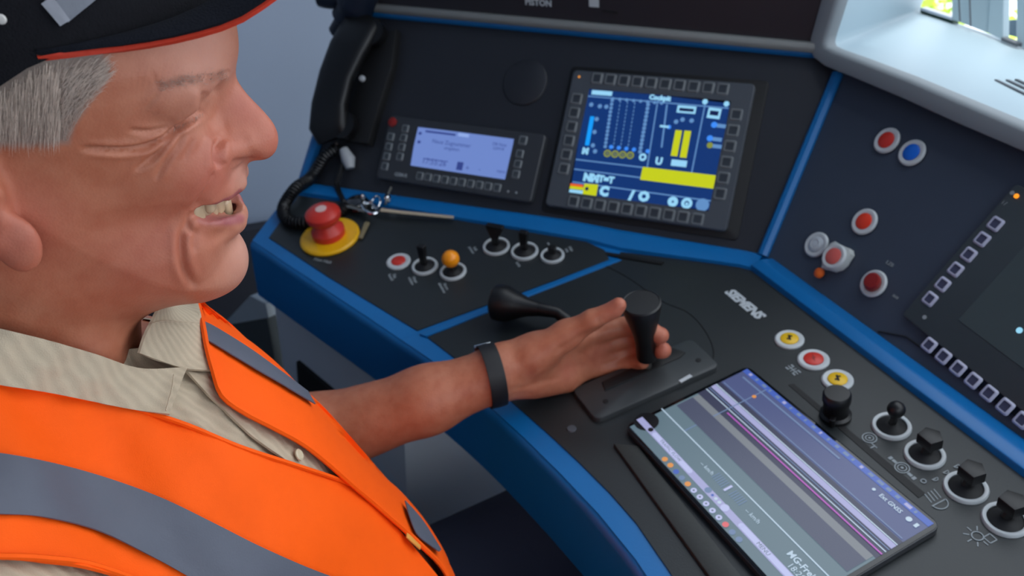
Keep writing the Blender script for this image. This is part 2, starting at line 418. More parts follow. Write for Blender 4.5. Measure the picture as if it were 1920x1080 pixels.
WANG = math.atan2(LU.dot(PW.v), LU.dot(PW.u))
def toggle(plane, P, label, style, lean=(0, .0), ro=.0165, ri=.0128, hgt=.03, name='toggle_switch', head=.010):
    M = plane.mat(P, .0015, WANG if plane is PW else 0); e = empty(name, M, label, parent=desk)
    obj('bezel_ring', ring_me(ro, ri, .0035), M_RING, e, M)
    obj('socket', lathe([(0, .0006), (ri*.99, .0006), (ri*.99, .0012), (ri*.5, .005), (ri*.35, .006), (0, .006)], 24), M_BLACKM, e, M)
    up = Vector((0, 0, 1)); tip = Vector((lean[0], lean[1], hgt))
    if style == 'ball':
        obj('lever', tube([(0, 0, .004), tip], [.0038, .0034], 12), M_BLACK, e, M)
        s = bmesh.new(); bmesh.ops.create_uvsphere(s, u_segments=24, v_segments=16, radius=head, matrix=Matrix.Translation(tip+Vector((0, 0, head*.6))))
        return e, s, M
    if style == 'paddle':
        b = prism([(-.0045, -.0035), (.0045, -.0035), (.0045, .0035), (-.0045, .0035)], .003, hgt*.55)
        w = head
        q = [(-.0045, -.0035, hgt*.5), (.0045, -.0035, hgt*.5), (.0045, .0035, hgt*.5), (-.0045, .0035, hgt*.5)]
        t = [(-w+lean[0], -.0035+lean[1], hgt), (w+lean[0], -.0035+lean[1], hgt), (w+lean[0], .0045+lean[1], hgt), (-w+lean[0], .0045+lean[1], hgt)]
        t2 = [(x, y, hgt+.004) for x, y, z in t]
        c = bmesh.new(); R = [[c.verts.new(v) for v in r] for r in (q, t, t2)]
        c.faces.new(R[0][::-1]); c.faces.new(R[2])
        for A, Bq in zip(R, R[1:]):
            for i in range(4): c.faces.new((A[i], A[(i+1) % 4], Bq[(i+1) % 4], Bq[i]))
        merge(b, c); bevel(b, .0007, 1)
        obj('lever', b, M_BLACK, e, M)
    if style == 'arrow':
        b = tube([(0, 0, .004), (lean[0]*.6, lean[1]*.6, hgt*.6)], [.0048, .0042], 10)
        c = prism([(-.008, -.008), (.008, -.008), (.010, .004), (0, .010), (-.010, .004)], hgt*.55, hgt, .0012)
        bmesh.ops.transform(c, matrix=Matrix.Translation((lean[0], lean[1], 0)), verts=c.verts[:]); merge(b, c)
        obj('lever', b, M_BLACK, e, M)
    return e, None, M
toggle(PW, (797, 502), 'black toggle switch between the red button and the orange ball', 'paddle', (-.001, .003), .0178, .0140, .030, head=.0055)
e, s, M = toggle(PW, (850, 512), 'toggle switch with an orange ball knob', 'ball', (-.001, .002), .0178, .0140, .014, head=.0118)
obj('ball_knob', s, M_ORANGE, e, M)
toggle(PW, (931, 465), 'wide black paddle switch nearest the panel ledge', 'paddle', (0, .004), .0185, .0150, .030, head=.0125)
toggle(PW, (984, 474), 'narrow black paddle switch in the middle of the back row', 'paddle', (0, .003), .0185, .0150, .028, head=.006)
toggle(PW, (1036, 482), 'short black rotary switch at the right of the back row', 'paddle', (0, .001), .0160, .0125, .011, head=.005)
e, s, M = toggle(PC, (1671, 803), 'ball topped joystick switch nearest the round knob', 'ball', (.001, .002), .0178, .0138, .018, head=.0082)
obj('ball_knob', s, M_BLACK, e, M)
toggle(PC, (1733, 856), 'arrow shaped rotary switch right after the ball topped one', 'arrow', (.0, .004), .0178, .0138, .024)
toggle(PC, (1810, 918), 'arrow shaped rotary switch beside the headlight symbol', 'arrow', (.0, .004), .0182, .0142, .024)
toggle(PC, (1884, 978), 'arrow shaped rotary switch beside the sun symbol', 'arrow', (.0, .004), .0182, .0142, .024)
# emergency stop mushroom
ME_ = PW.mat((620, 448), .0015)
es = empty('emergency_stop', ME_, 'red mushroom emergency stop on a yellow disc', parent=desk)
obj('yellow_disc', lathe([(.012, 0), (.041, 0), (.0425, .0015), (.0425, .004), (.040, .006), (.012, .0065)], 48), mat('estop_yellow', (240, 180, 14), .38, noise=.03), es, ME_)
obj('mushroom', lathe([(.0225, .005), (.0235, .010), (.0235, .016), (.019, .022), (.016, .028), (.017, .031), (.0225, .034), (.025, .039), (.0245, .045), (.020, .049), (.010, .0515), (0, .052)], 40), M_RED, es, ME_)
obj('centre_dot', lathe([(.0078, .0495), (.0078, .0522), (0, .0527)], 24), mat('estop_dot', (226, 190, 184), .5), es, ME_)
# black round knob by the tablet corner
MK = PC.mat((1566, 782), .0015) @ Matrix.Scale(.88, 4)
ek = empty('round_knob', MK, 'large black round knob between yellow button and tablet', parent=desk)
obj('knob_body', lathe([(.017, 0), (.017, .004), (.0135, .006), (.0135, .020), (.0150, .024), (.0150, .032), (.013, .035), (0, .0355)], 36), M_BLACK, ek, MK)
obj('pointer', prism([(.012, -.003), (.020, -.003), (.021, 0), (.020, .003), (.012, .003)], .002, .012, .001), M_BLACK, ek, MK @ Matrix.Rotation(-.9, 4, 'Z'))

# ------------------------------------------------------------------ print on the worktop
def printed(plane, P, s, size, m=M_GPRINT, ang=0, shear=0, bold=0, name='lettering', z=.0021, label=None):
    return obj(name, text_mesh(s, size, shear, bold), m, desk, plane.mat(P, z, ang), label=label)
printed(PC, (1395, 572), 'SIEMENS', .0168, M_WHITE, 0, .18, .0009, label='light grey maker lettering')
def symbol(plane, P, bm, m=M_GPRINT, ang=0):
    return obj('symbol_print', bm, m, desk, plane.mat(P, .0017, ang), smooth=False)
def annulus(ro, ri, c=(0, 0), bm=None, seg=24, a0=0, a1=360):
    b = bmesh.new(); n = seg; full = (a1-a0) >= 359
    A = [(c[0]+ri*math.cos((a0+(a1-a0)*k/n)*D2R), c[1]+ri*math.sin((a0+(a1-a0)*k/n)*D2R)) for k in range(n+1)]
    Bq = [(c[0]+ro*math.cos((a0+(a1-a0)*k/n)*D2R), c[1]+ro*math.sin((a0+(a1-a0)*k/n)*D2R)) for k in range(n+1)]
    rows = [[Vector((*p, .0003)) for p in A], [Vector((*p, .0003)) for p in Bq]]
    grid_mesh(rows, bm=b); bmesh.ops.solidify(b, geom=b.faces[:], thickness=.0003)
    return merge(bm, b)
def stroke(p, q, w=.0010, bm=None):
    p, q = Vector((*p, 0)), Vector((*q, 0)); d = q-p; L = d.length; a = math.atan2(d.y, d.x)
    b = box(L, w, .0003, (0, 0, .00015)); bmesh.ops.transform(b, matrix=Matrix.Translation((p+q)/2) @ Matrix.Rotation(a, 4, 'Z'), verts=b.verts[:])
    return merge(bm, b)
b = annulus(.0068, .0058); annulus(.0040, .0031, bm=b); annulus(.0012, .0001, bm=b); stroke((.006, -.003), (.013, -.003), bm=b); stroke((.010, -.003), (.010, -.008), bm=b)
symbol(PC, (1630, 824), b)
b = annulus(.0066, .0056); annulus(.0042, .0033, bm=b); annulus(.0013, .0001, bm=b)
for sx in (-1, 1):
    stroke((sx*.0070, 0), (sx*.0115, 0), .0030, b); stroke((sx*.0125, 0), (sx*.0155, 0), .0040, b)
symbol(PC, (1691, 880), b)
b = annulus(.0075, .0066, a0=-90, a1=90); stroke((0, -.0075), (0, .0075), bm=b)
for k in range(4): stroke((-.003, -.005+.0034*k), (-.013, -.003+.0034*k), .0009, b)
symbol(PC, (1760, 945), b)
b = annulus(.0048, .0039)
for k in range(8):
    if k in (1, 2): continue
    a = k*45*D2R; stroke((.006*math.cos(a), .006*math.sin(a)), (.0105*math.cos(a), .0105*math.sin(a)), .0009, b)
for p, q in (((.003, .003), (.010, .003)), ((.010, .003), (.010, .010)), ((.010, .010), (.003, .010)), ((.003, .010), (.003, .003))): stroke(p, q, .0009, b)
symbol(PC, (1832, 1008), b)
b = annulus(.0026, .0017); symbol(PC, (1731, 905), b)
for P in ((1752, 900), (1772, 887), (1792, 876)):
    b = annulus(.0030, .0021, a0=-90, a1=90); stroke((0, -.003), (0, .003), bm=b); symbol(PC, P, b)
# small captions: two short text lines each
for pl, P, s in ((PW, (737, 521), 'Zug\nbeeinfl'), (PW, (775, 528), 'Haupt\nschalter'), (PW, (833, 541), 'Strom\nabnehmer'), (PW, (888, 470), 'Luft\npresser'), (PW, (972, 498), 'Licht'), (PW, (1067, 470), 'Heiz\nung'), (PW, (1032, 463), 'aus ein')):
    printed(pl, P, s, .0055, M_GPRINT, bold=.0001, name='caption')
printed(PW, (606, 491), 'Not Halt', .008, M_GPRINT, WANG, name='caption')
b = stroke((-.008, 0), (.008, 0), .0012)
for sx in (-1, 1):
    for sy in (-1, 1): stroke((sx*.003, sy*.0035), (sx*.0075, sy*.0035), .0018, b)
for sx in (-.0035, 0, .0035): stroke((sx, -.004), (sx, .004), .0009, b)
symbol(PC, (1487, 696), b)
for P, s in (((1669, 495), 'LZB'), ((1680, 556), 'aus')): printed(PR, P, s, .006, M_GPRINT, name='caption', z=.0005)
# thin black cover strips and seams on the worktop
obj('seam_strip', slab_world([PC.hit(p)+NC*.0035 for p in [(1090, 468), (1092, 474), (1240, 499), (1245, 495)]], NC, .002), M_BLACKM, desk, world=True, smooth=False)
sm = [PC.hit(p)+NC*.0016 for p in [(1130, 497), (1180, 524), (1240, 566), (1290, 588), (1322, 622), (1338, 660), (1330, 688), (1300, 712)]]
obj('seam_line', tube(spline(sm, 6), .0007, 6), M_BLACKM, desk, world=True)
obj('slot', slab_world([PC.hit(p)+NC*.002 for p in [(1478, 724), (1488, 722), (1735, 928), (1722, 936)]], NC, .002), M_BLACKM, desk, world=True, smooth=False)
obj('screw_plug', lathe([(0, 0), (.005, 0), (.0045, .001), (0, .0012)], 16), M_GREYP, desk, PC.mat((1072, 806), .0015))
# raised rest between the front edge and the tablet
rest = [PC.hit(p) for p in [(1150, 838), (1196, 842), (1480, 1200), (1410, 1200)]]
obj('arm_rest_pad', slab_world([p+NC*.006 for p in rest], NC, .007, .002), mat('pad_dark', (44, 47, 46), .6, noise=.08, bump=.2), desk, world=True)
# round cover on the left panel
obj('round_cover', lathe([(.0335, 0), (.0335, .002), (.032, .003), (0, .003)], 48), M_PANEL, desk, PL.mat((985, 155), 0))

# ------------------------------------------------------------------ displays
def device(name, plane, corners, label, cat):
    c = [plane.hit(p) for p in corners]
    u = ((c[1]-c[0])+(c[2]-c[3])).normalized(); v = plane.n.cross(u)
    o = (c[0]+c[1]+c[2]+c[3])/4
    Pd = Plane(o, plane.n, u)
    w = ((c[1]-c[0]).length+(c[2]-c[3]).length)/2; h = (abs((c[0]-c[3]).dot(v))+abs((c[1]-c[2]).dot(v)))/2
    return empty(name, Pd.mat(), label, cat), Pd, w, h
def frame_bm(w, h, r, w2, h2, r2, z0, z1, c2=(0, 0), zi=None):
    """rounded slab with a rectangular well"""
    zi = z1-.003 if zi is None else zi
    o = rrect(w, h, r, 5); i = rrect(w2, h2, r2, 5, c2)
    rows = [[Vector((*p, z)) for p in q] for q, z in ((o, z0), (o, z1-.0015), ([(p[0]*(1-.003/w), p[1]*(1-.003/h)) for p in o], z1), (i, z1), (i, zi))]
    return grid_mesh(rows, closed_u=True)
def key_me(w, h):
    def f():
        b = frame_bm(w, h, w*.18, w*.62, h*.62, w*.08, 0, .0022, zi=.0012)
        for q in b.faces: q.material_index = 0
        k = prism(rrect(w*.64, h*.64, w*.06, 2), .0006, .0012)
        for q in k.faces: q.material_index = 1
        return to_mesh(merge(b, k), 'key', True)
    return shared(('key', w, h), f)
def key_row(parent, Pd, A, B, n, w, h, mats, z, name='key'):
    a, b_ = Pd.loc(A), Pd.loc(B)
    for k in range(n):
        p = a.lerp(b_, k/max(1, n-1)); me = key_me(w, h)
        if not me.materials: [me.materials.append(x) for x in mats]
        o = bpy.data.objects.new(name, me); place(o, parent, Pd.mat() @ Matrix.Translation((p.x, p.y, z)))
class Screen:
    """flat emitting graphics on a display: quads, rings and text, gathered by colour"""
    def __init__(s, parent, Pd, z): s.par, s.P, s.z, s.g = parent, Pd, z, {}
    def bm(s, m):
        if m not in s.g: s.g[m] = bmesh.new()
        return s.g[m]
    def poly(s, px, m, lift=0):
        b = s.bm(m); b.faces.new([b.verts.new((*s.P.loc(p), lift)) for p in px])
    def quad(s, c, w, h, m, lift=0):
        p = s.P.loc(c); b = s.bm(m); b.faces.new([b.verts.new((p.x+sx*w/2, p.y+sy*h/2, lift)) for sx, sy in ((-1, -1), (1, -1), (1, 1), (-1, 1))])
    def line(s, A, B, w, m, lift=0):
        a, c = s.P.loc(A), s.P.loc(B); d = (c-a).normalized(); n = Vector((-d.y, d.x))*w/2; b = s.bm(m)
        b.faces.new([b.verts.new((*q, lift)) for q in (a+n, a-n, c-n, c+n)])
    def disc(s, c, r, m, lift=0, ri=0):
        p = s.P.loc(c); b = s.bm(m); n = 20
        if ri <= 0: b.faces.new([b.verts.new((p.x+r*math.cos(2*math.pi*k/n), p.y+r*math.sin(2*math.pi*k/n), lift)) for k in range(n)])
        else:
            A = [b.verts.new((p.x+r*math.cos(2*math.pi*k/n), p.y+r*math.sin(2*math.pi*k/n), lift)) for k in range(n)]
            Bq = [b.verts.new((p.x+ri*math.cos(2*math.pi*k/n), p.y+ri*math.sin(2*math.pi*k/n), lift)) for k in range(n)]
            for k in range(n): b.faces.new((A[k], A[(k+1) % n], Bq[(k+1) % n], Bq[k]))
    def text(s, c, t, size, m, lift=0, align='CENTER', bold=0):
        p = s.P.loc(c); me = text_mesh(t, size, 0, bold, align, 0); me.transform(Matrix.Translation((p.x, p.y, lift))); s.bm(m).from_mesh(me); bpy.data.meshes.remove(me)
    def done(s, name='screen_graphic'):
        for i, (m, b) in enumerate(s.g.items()):
            for f in b.faces:
                f.normal_update()
                if f.normal.z < 0: f.normal_flip()
            me = bpy.data.meshes.new(name); b.to_mesh(me); b.free(); me.materials.append(MATS[m])
            o = bpy.data.objects.new(name, me); place(o, s.par, s.P.mat() @ Matrix.Translation((0, 0, s.z+.00006*(i+1)))); o['kind'] = 'stuff'
def screen_plate(parent, Pd, corners, m, z):
    P = [Pd.loc(c) for c in corners]; b = bmesh.new(); b.faces.new([b.verts.new((*p, 0)) for p in P])
    r = bmesh.ops.extrude_face_region(b, geom=b.faces[:]); bmesh.ops.translate(b, vec=(0, 0, -.0015), verts=[v for v in r['geom'] if isinstance(v, bmesh.types.BMVert)])
    return obj('screen', b, m, parent, Pd.mat() @ Matrix.Translation((0, 0, z)), smooth=False)

# --- main vehicle display on the left panel
e1_, Pd, w, h = device('driver_display', PL, [(1077, 135), (1415, 162), (1367, 437), (1028, 388)], 'square display with lit blue instrument page and yellow bars', 'display')
sc4 = [(1105, 167), (1370, 198), (1333, 397), (1072, 366)]
sp = [Pd.loc(p) for p in sc4]; sw = ((sp[1]-sp[0]).length+(sp[2]-sp[3]).length)/2; sh = ((sp[3]-sp[0]).length+(sp[2]-sp[1]).length)/2; scx = sum((p for p in sp), Vector((0, 0)))/4
obj('bezel', frame_bm(w, h, .006, sw, sh, .001, -.004, .010, tuple(scx), .006), M_BEZEL, e1_, Pd.mat())
obj('surround', prism(rrect(w+.022, h+.016, .006, 4, (.004, 0)), -.006, .002, .001), M_BLACKM, e1_, Pd.mat())
for A, B, n in (((1123, 152), (1357, 172), 10), ((1085, 190), (1061, 320), 6), ((1382, 220), (1352, 367), 6), ((1079, 381), (1310, 414), 10)):
    key_row(e1_, Pd, A, B, n, .0165, .0165, [M_KEY, M_KEYD], .0095)
obj('status_lamp', lathe([(.0016, 0), (.0016, .0008), (0, .001)], 12), emis('amber_lamp', (230, 150, 60), 1), e1_, Pd.mat((1090, 149), .010))
emis('d_bg', (4, 48, 112), 1); emis('d_line', (96, 142, 196), 1); emis('d_text', (150, 212, 246), 1.0); emis('d_yel', (196, 206, 12), 1.0); emis('d_cyan', (10, 150, 245), 1.1)
emis('d_blue', (60, 140, 250), 1.0); emis('d_olive', (140, 150, 60), .9); emis('d_red', (230, 100, 30), 1.0); emis('d_dark', (6, 26, 80), .8)
screen_plate(e1_, Pd, sc4, MATS['d_bg'], .0085)
S = Screen(e1_, Pd, .0086)
L_ = .0014
for A, B in (((1104, 184), (1368, 207)), ((1236, 192), (1216, 318)), ((1324, 200), (1298, 332)), ((1083, 302), (1215, 318)), ((1080, 320), (1342, 354)), ((1077, 344), (1338, 380))): S.line(A, B, L_*1.2, 'd_line')
S.poly([(1208, 316), (1344, 332), (1340, 357), (1203, 340)], 'd_yel', .0001)
for A, B in (((1275, 248), (1266, 296)), ((1292, 249), (1283, 299))): S.line(A, B, .0088, 'd_yel')
S.line((1114, 222), (1104, 276), .0060, 'd_cyan')
for k in range(4): S.disc((1142+14.2*k, 291+1.2*k), .0052, 'd_olive', 0, .0028); S.disc((1142+14.2*k, 291+1.2*k), .0014, 'd_olive')
for k in range(4): S.disc((1149+14.2*k, 279+1.6*k), .0028, 'd_blue')
for k in range(13):
    t = k/12; S.disc((1151-13*t, 192+86*t), .0024, 'd_line'); S.disc((1218-15*t, 200+88*t), .0026, 'd_line')
    for j in range(3): S.quad((1166+13.5*j-13*t, 195+1.5*j+84*t), .0012, .003, 'd_line')
for k in range(8): S.disc((1152+13*k*1.0, 189+1.2*k), .0022, 'd_line')
for P in ((1112, 200), (1128, 203), (1140, 204), (1122, 227), (1118, 251), (1115, 276), (1119, 287), (1282, 228), (1299, 230), (1270, 232)): S.disc(P, .0030, 'd_line')
S.line((1113, 177), (1151, 180), .0062, 'd_text'); S.text((1240, 188), 'Cockpit', .0090, 'd_text', .0001, bold=.0006)
for P in ((1324, 195), (1364, 199)): S.disc(P, .0036, 'd_text')
S.line((1272, 208), (1307, 211), .0100, 'd_text'); S.line((1276, 209), (1303, 211.3), .0042, 'd_dark', .0001)
S.line((1329, 215), (1353, 218), .0140, 'd_text'); S.line((1333, 215.3), (1349, 217.3), .0062, 'd_dark', .0001)
S.line((1253, 200), (1243, 280), .0022, 'd_line'); S.line((1240, 240), (1257, 242), .0030, 'd_text'); S.disc((1257, 242), .0028, 'd_blue')
for P, m in (((1341, 238), 'd_blue'), ((1333, 263), 'd_blue'), ((1333, 276), 'd_olive')): S.disc(P, .0040, m); S.line((P[0]+5, P[1]+1), (P[0]+22, P[1]+3), .0050, 'd_line')
S.text((1101, 287), 'M', .011, 'd_text', bold=.0010); S.disc((1208, 298), .0052, 'd_text', 0, .0022); S.disc((1217, 287), .0028, 'd_blue')
S.text((1238, 306), 'U', .013, 'd_text', bold=.0008); S.line((1261, 308), (1290, 311), .0085, 'd_text')
S.text((1112, 337), 'NM', .0140, 'd_text', bold=.0012); S.text((1140, 340), 'T=T', .0120, 'd_text', bold=.0008)
S.line((1073, 349), (1097, 352), .0035, 'd_red'); S.line((1072, 354), (1097, 357), .0040, 'd_yel'); S.line((1071, 361), (1096, 364), .0050, 'd_text')
S.poly([(1099, 347), (1125, 349), (1121, 372), (1095, 370)], 'd_yel', .0001); S.disc((1104, 357), .0026, 'd_dark', .0002)
for P, t in (((1136, 362), 'C'), ((1187, 370), '/'), ((1210, 372), 'O')): S.text(P, t, .0170, 'd_text', bold=.0014)
S.disc((1264, 381), .0068, 'd_text', 0, .0015); S.disc((1290, 384), .0072, 'd_text', 0, .0032); S.disc((1290, 385), .0020, 'd_text'); S.disc((1319, 387), .0085, 'd_line')
S.done()

# --- train radio
e2_, Pd, w, h = device('train_radio', PL, [(737, 220), (1026, 256), (1003, 384), (714, 338)], 'black cab radio unit with a pale blue text screen', 'radio')
sc4 = [(788, 242), (968, 264), (955, 341), (776, 314)]
sp = [Pd.loc(p) for p in sc4]; sw = ((sp[1]-sp[0]).length+(sp[2]-sp[3]).length)/2; sh = (abs(sp[3].y-sp[0].y)+abs(sp[2].y-sp[1].y))/2; scx = sum((p for p in sp), Vector((0, 0)))/4
M_RADIO = mat('radio_case', (50, 53, 58), .45, noise=.06)
obj('case', frame_bm(w, h, .006, sw, sh, .001, -.003, .012, tuple(scx), .008), M_RADIO, e2_, Pd.mat())
kk = [mat('radio_key', (104, 110, 114), .45), mat('radio_key_mark', (60, 66, 72), .4)]
for A, B, n in (((767, 246), (757, 298), 4), ((740, 261), (729, 316), 4), ((980, 293), (973, 331), 3), ((794, 334), (938, 356), 10)):
    key_row(e2_, Pd, A, B, n, .0125, .0125, kk, .0115)
key_row(e2_, Pd, (986, 268), (986, 268), 1, .0135, .0135, kk, .0115)
obj('red_button', lathe([(.0068, 0), (.0068, .003), (.005, .004), (0, .0042)], 24), M_DRED, e2_, Pd.mat((744, 234), .0115))
for P in ((959, 363), (974, 365)): obj('side_light', lathe([(.0016, 0), (.0016, .001), (0, .0012)], 10), M_GPRINT, e2_, Pd.mat(P, .012))
obj('lettering', text_mesh('GSM-R', .0075, 0, .0002), M_GPRINT, e2_, Pd.mat((759, 332), .0121))
emis('r_bg', (122, 150, 224), .78); emis('r_text', (62, 82, 168), .6); emis('r_hi', (150, 178, 240), .9)
screen_plate(e2_, Pd, sc4, MATS['r_bg'], .0105)
S = Screen(e2_, Pd, .0106)
S.text((852, 273), 'Neue Zugnummer', .0085, 'r_text'); S.text((853, 283), 'eingeben', .0070, 'r_text')
S.text((942, 275), 'DB Netz', .0062, 'r_text'); S.text((940, 283), 'GSM-R', .0062, 'r_text')
for P in ((794, 254), (792, 270)): S.quad(P, .0050, .0040, 'r_text')
S.line((804, 250), (860, 257), .0030, 'r_text'); S.line((865, 256), (885, 259), .005, 'r_hi')
S.text((820, 308), '17:55:26', .0120, 'r_text'); S.quad((868, 315), .010, .012, 'r_text'); S.text((882, 319), '+', .010, 'r_text'); S.text((905, 321), '-', .010, 'r_text'); S.text((945, 326), 'MENU', .005, 'r_text'); S.line((800, 301), (846, 307), .0012, 'r_text')
S.done()

# --- second display on the front panel (switched off, keys lit)
KP = [(1872, 424), (1761, 572)]; e3_, Pd, w, h = device('front_display', PR, [(1905, 330), (2260, 560), (2063, 866), (1700, 612)], 'dark switched off display with a column and a row of pale framed keys', 'display')
M_DISP = mat('display_dark', (58, 66, 70), .30, noise=.05)
obj('bezel', prism(rrect(w, h, .004, 4), -.004, .006, .001), mat('bezel_dark', (58, 66, 70), .4, noise=.05), e3_, Pd.mat())
a, b_ = Pd.loc((1802, 603)), Pd.loc((1950, 405))
scq = [a, Vector((a.x+.19, a.y)), Vector((a.x+.19, a.y+.145)), Vector((a.x, a.y+.145))]
obj('screen', prism([tuple(p) for p in scq], .0055, .0066, .0003), mat('display_glass', (66, 76, 78), .3, noise=.04), e3_, Pd.mat(), smooth=False)
M_LKEY = mat('lit_key_frame', (176, 178, 200), .4); M_LKEYD = mat('lit_key_window', (66, 68, 92), .3)
for A, n, du, dvv in (((1872, 424), 6, 0, -.01895), ((1748, 650), 9, .0192, 0)):
    a = Pd.loc(A)
    for k in range(n):
        me = key_me(.0138, .0138)
        if not me.materials: [me.materials.append(x) for x in (M_LKEY, M_LKEYD)]
        o = bpy.data.objects.new('key', me); place(o, e3_, Pd.mat() @ Matrix.Translation((a.x+du*k, a.y+dvv*k, .006)))
obj('status_lamp', lathe([(.0024, 0), (.0024, .001), (0, .0014)], 14), emis('amber_bright', (255, 150, 30), 1.3), e3_, Pd.mat((1911, 372), .006))
for P in ((1903, 366), (1739, 598)): obj('sensor', lathe([(.0022, 0), (.0022, .0006), (0, .0006)], 14), M_GPRINT, e3_, Pd.mat(P, .006))
obj('marking', text_mesh('i /', .006), M_GPRINT, e3_, Pd.mat((1888, 385), .0062))
obj('screen_graphic', lathe([(.003, 0), (.003, .0003), (0, .0003)], 12), emis('pale_blue_lamp', (150, 215, 245), 1), e3_, Pd.mat((1917, 623), .0066))
obj('mount_seam', tube([PR.hit(p)+NR*.0012 for p in [(1648, 622), (1700, 632), (1920, 790)]], .0009, 6), M_BLACKM, desk, world=True)

# ------------------------------------------------------------------ handset with cradle and coiled cord
hs = empty('telephone_handset', PL.hit((655, 270)), 'black telephone handset hanging in its cradle with a coiled cord', 'handset')
def Ph(P, z): return PL.hit(P)+NL*z
cr = prism([tuple(PL.loc(p)) for p in [(715, 70), (752, 62), (745, 130), (722, 200), (700, 275), (655, 268), (668, 200), (690, 120)]], 0, .016, .003)
obj('cradle', cr, M_BLACKM, hs, PL.mat())
pts = [(704, 44), (697, 62), (676, 108), (656, 158), (642, 210), (638, 248), (642, 270)]
hz = [.034, .040, .047, .049, .047, .042, .036]
def shell(pts, hz, wid, th):
    rows = []; n = len(pts)
    for i, (P, z, wd, t) in enumerate(zip(pts, hz, wid, th)):
        c = Ph(P, z-.012); c2 = Ph(pts[min(i+1, n-1)], hz[min(i+1, n-1)]-.012); c0 = Ph(pts[max(i-1, 0)], hz[max(i-1, 0)]-.012)
        tt = (c2-c0).normalized(); s = NL.cross(tt).normalized(); u = tt.cross(s)
        if u.dot(NL) < 0: u = -u
        rows.append([c+s*wd*(abs(math.cos(a))**.6*(1 if math.cos(a) > 0 else -1))+u*t*(abs(math.sin(a))**.6*(1 if math.sin(a) > 0 else -1)) for a in [2*math.pi*k/20 for k in range(20)]])
    b = grid_mesh(rows, closed_u=True)
    bmesh.ops.holes_fill(b, edges=b.edges[:]); return b
obj('grip', shell(pts, hz, [.026, .033, .033, .030, .030, .033, .026], [.006, .013, .013, .012, .013, .015, .008]), M_BLACK, hs, world=True, sharp=50)
for P, z in (((715, 75), .022), ((662, 245), .022)):
    obj('ear_cup', lathe([(0, -.012), (.018, -.012), (.021, -.004), (.021, .010), (0, .014)], 28), M_BLACK, hs, PL.mat(P, z))
obj('hook_button', lathe([(.0048, 0), (.0048, .004), (.003, .006), (0, .006)], 16), mat('pale_button', (178, 182, 186), .4), hs, PL.mat((692, 156), .018))
obj('cord_plug', tube([Ph((652, 284), .012), Ph((660, 302), .010), Ph((662, 318), .008)], [.007, .011, .007], 12), mat('pale_plug', (168, 172, 176), .45), hs, world=True)
path = [Ph((645, 280), .012), Ph((620, 300), .016), Ph((592, 338), .014), PW.hit((560, 375))+NW*.020, PW.hit((536, 402))+NW*.012, PW.hit((545, 424))+NW*.010, PW.hit((585, 428))+NW*.010, PW.hit((628, 415))+NW*.010, PW.hit((655, 395))+NW*.010]
pth = spline(path, 24); coil = []; L = 0
prev = None
for i, p in enumerate(pth):
    if prev is not None: L += (p-pth[i-1]).length
    t = (pth[min(i+1, len(pth)-1)]-pth[max(i-1, 0)]).normalized(); a = (NW-t*NW.dot(t)).normalized(); c = t.cross(a); prev = p
    coil.append((p, a, c, L))
tot = coil[-1][3]; turns = int(tot/.0052); hel = []
for k in range(turns*10):
    s_ = tot*k/(turns*10-1); i = min(range(len(coil)), key=lambda j: abs(coil[j][3]-s_)); p, a, c, l0 = coil[i]
    i2 = min(i+1, len(coil)-1); f = 0 if i2 == i else max(-.5, min(.5, (s_-l0)/max(1e-6, coil[i2][3]-l0))); pp = p.lerp(coil[i2][0], max(0, f))
    an = 2*math.pi*k/10; hel.append(pp+a*.0078*math.cos(an)+c*.0078*math.sin(an))
obj('coiled_cord', tube(hel, .0022, 6), M_BLACK, hs, world=True)
obj('cord_lead', tube(spline([Ph((655, 290), .010), Ph((644, 330), .010), Ph((640, 352), .012), PW.hit((648, 388))+NW*.006], 8), .0042, 8), M_BLACK, hs, world=True)

# ------------------------------------------------------------------ bunch of keys
kb = empty('key_bunch', PW.hit((700, 405)), 'bunch of steel keys on a ring lying by the emergency stop', 'keys')
def Pk(P, z=.004): return PW.hit(P)+NW*z
obj('long_key', tube([Pk((718, 406), .012), Pk((760, 410), .011), Pk((852, 417), .009)], [.0040, .0036, .0032], 8, flat=.55), mat('key_brass', (206, 190, 164), .5, metal=.3), kb, world=True)
obj('key_blade', tube([Pk((655, 400), .014), Pk((690, 408), .012)], .0042, 8, flat=.5), M_STEEL, kb, world=True)
rg = [Pk((697, 404), .013)+PW.u*.014*math.cos(a)*1.1+PW.v*.0085*math.sin(a)+PW.u*.006*math.sin(a) for a in [2*math.pi*k/24 for k in range(25)]]
obj('key_bow', tube(rg, .0026, 8, cap=False), M_CHROME, kb, world=True)
obj('key_ring', tube([Pk((708, 392), .012)+PW.u*.012*math.cos(a)+NW*.006*math.sin(a)+PW.v*.007*math.sin(a) for a in [2*math.pi*k/24 for k in range(25)]], .0014, 8, cap=False), M_CHROME, kb, world=True)
obj('fob', lathe([(0, 0), (.017, 0), (.019, .004), (.015, .011), (.006, .014), (0, .0145)], 28), mat('fob_black', (14, 14, 16), .12, coat=1), kb, PW.mat((672, 388), .001))
obj('small_key', tube([Pk((690, 424), .006), Pk((676, 452), .004)], [.0042, .0036], 8, flat=.5), mat('brass_key', (168, 150, 112), .4, metal=.8), kb, world=True)
for P, r in (((730, 386), .0052), ((684, 384), .0040), ((700, 396), .0034)):
    obj('key_tag', lathe([(0, 0), (r, 0), (r, .006), (r*.6, .009), (0, .009)], 14), M_CHROME, kb, PW.mat(P, .010))
obj('split_lead', tube([Pk((726, 396), .012), Pk((733, 378), .016), Pk((738, 370), .018)], .0018, 6), M_STEEL, kb, world=True)

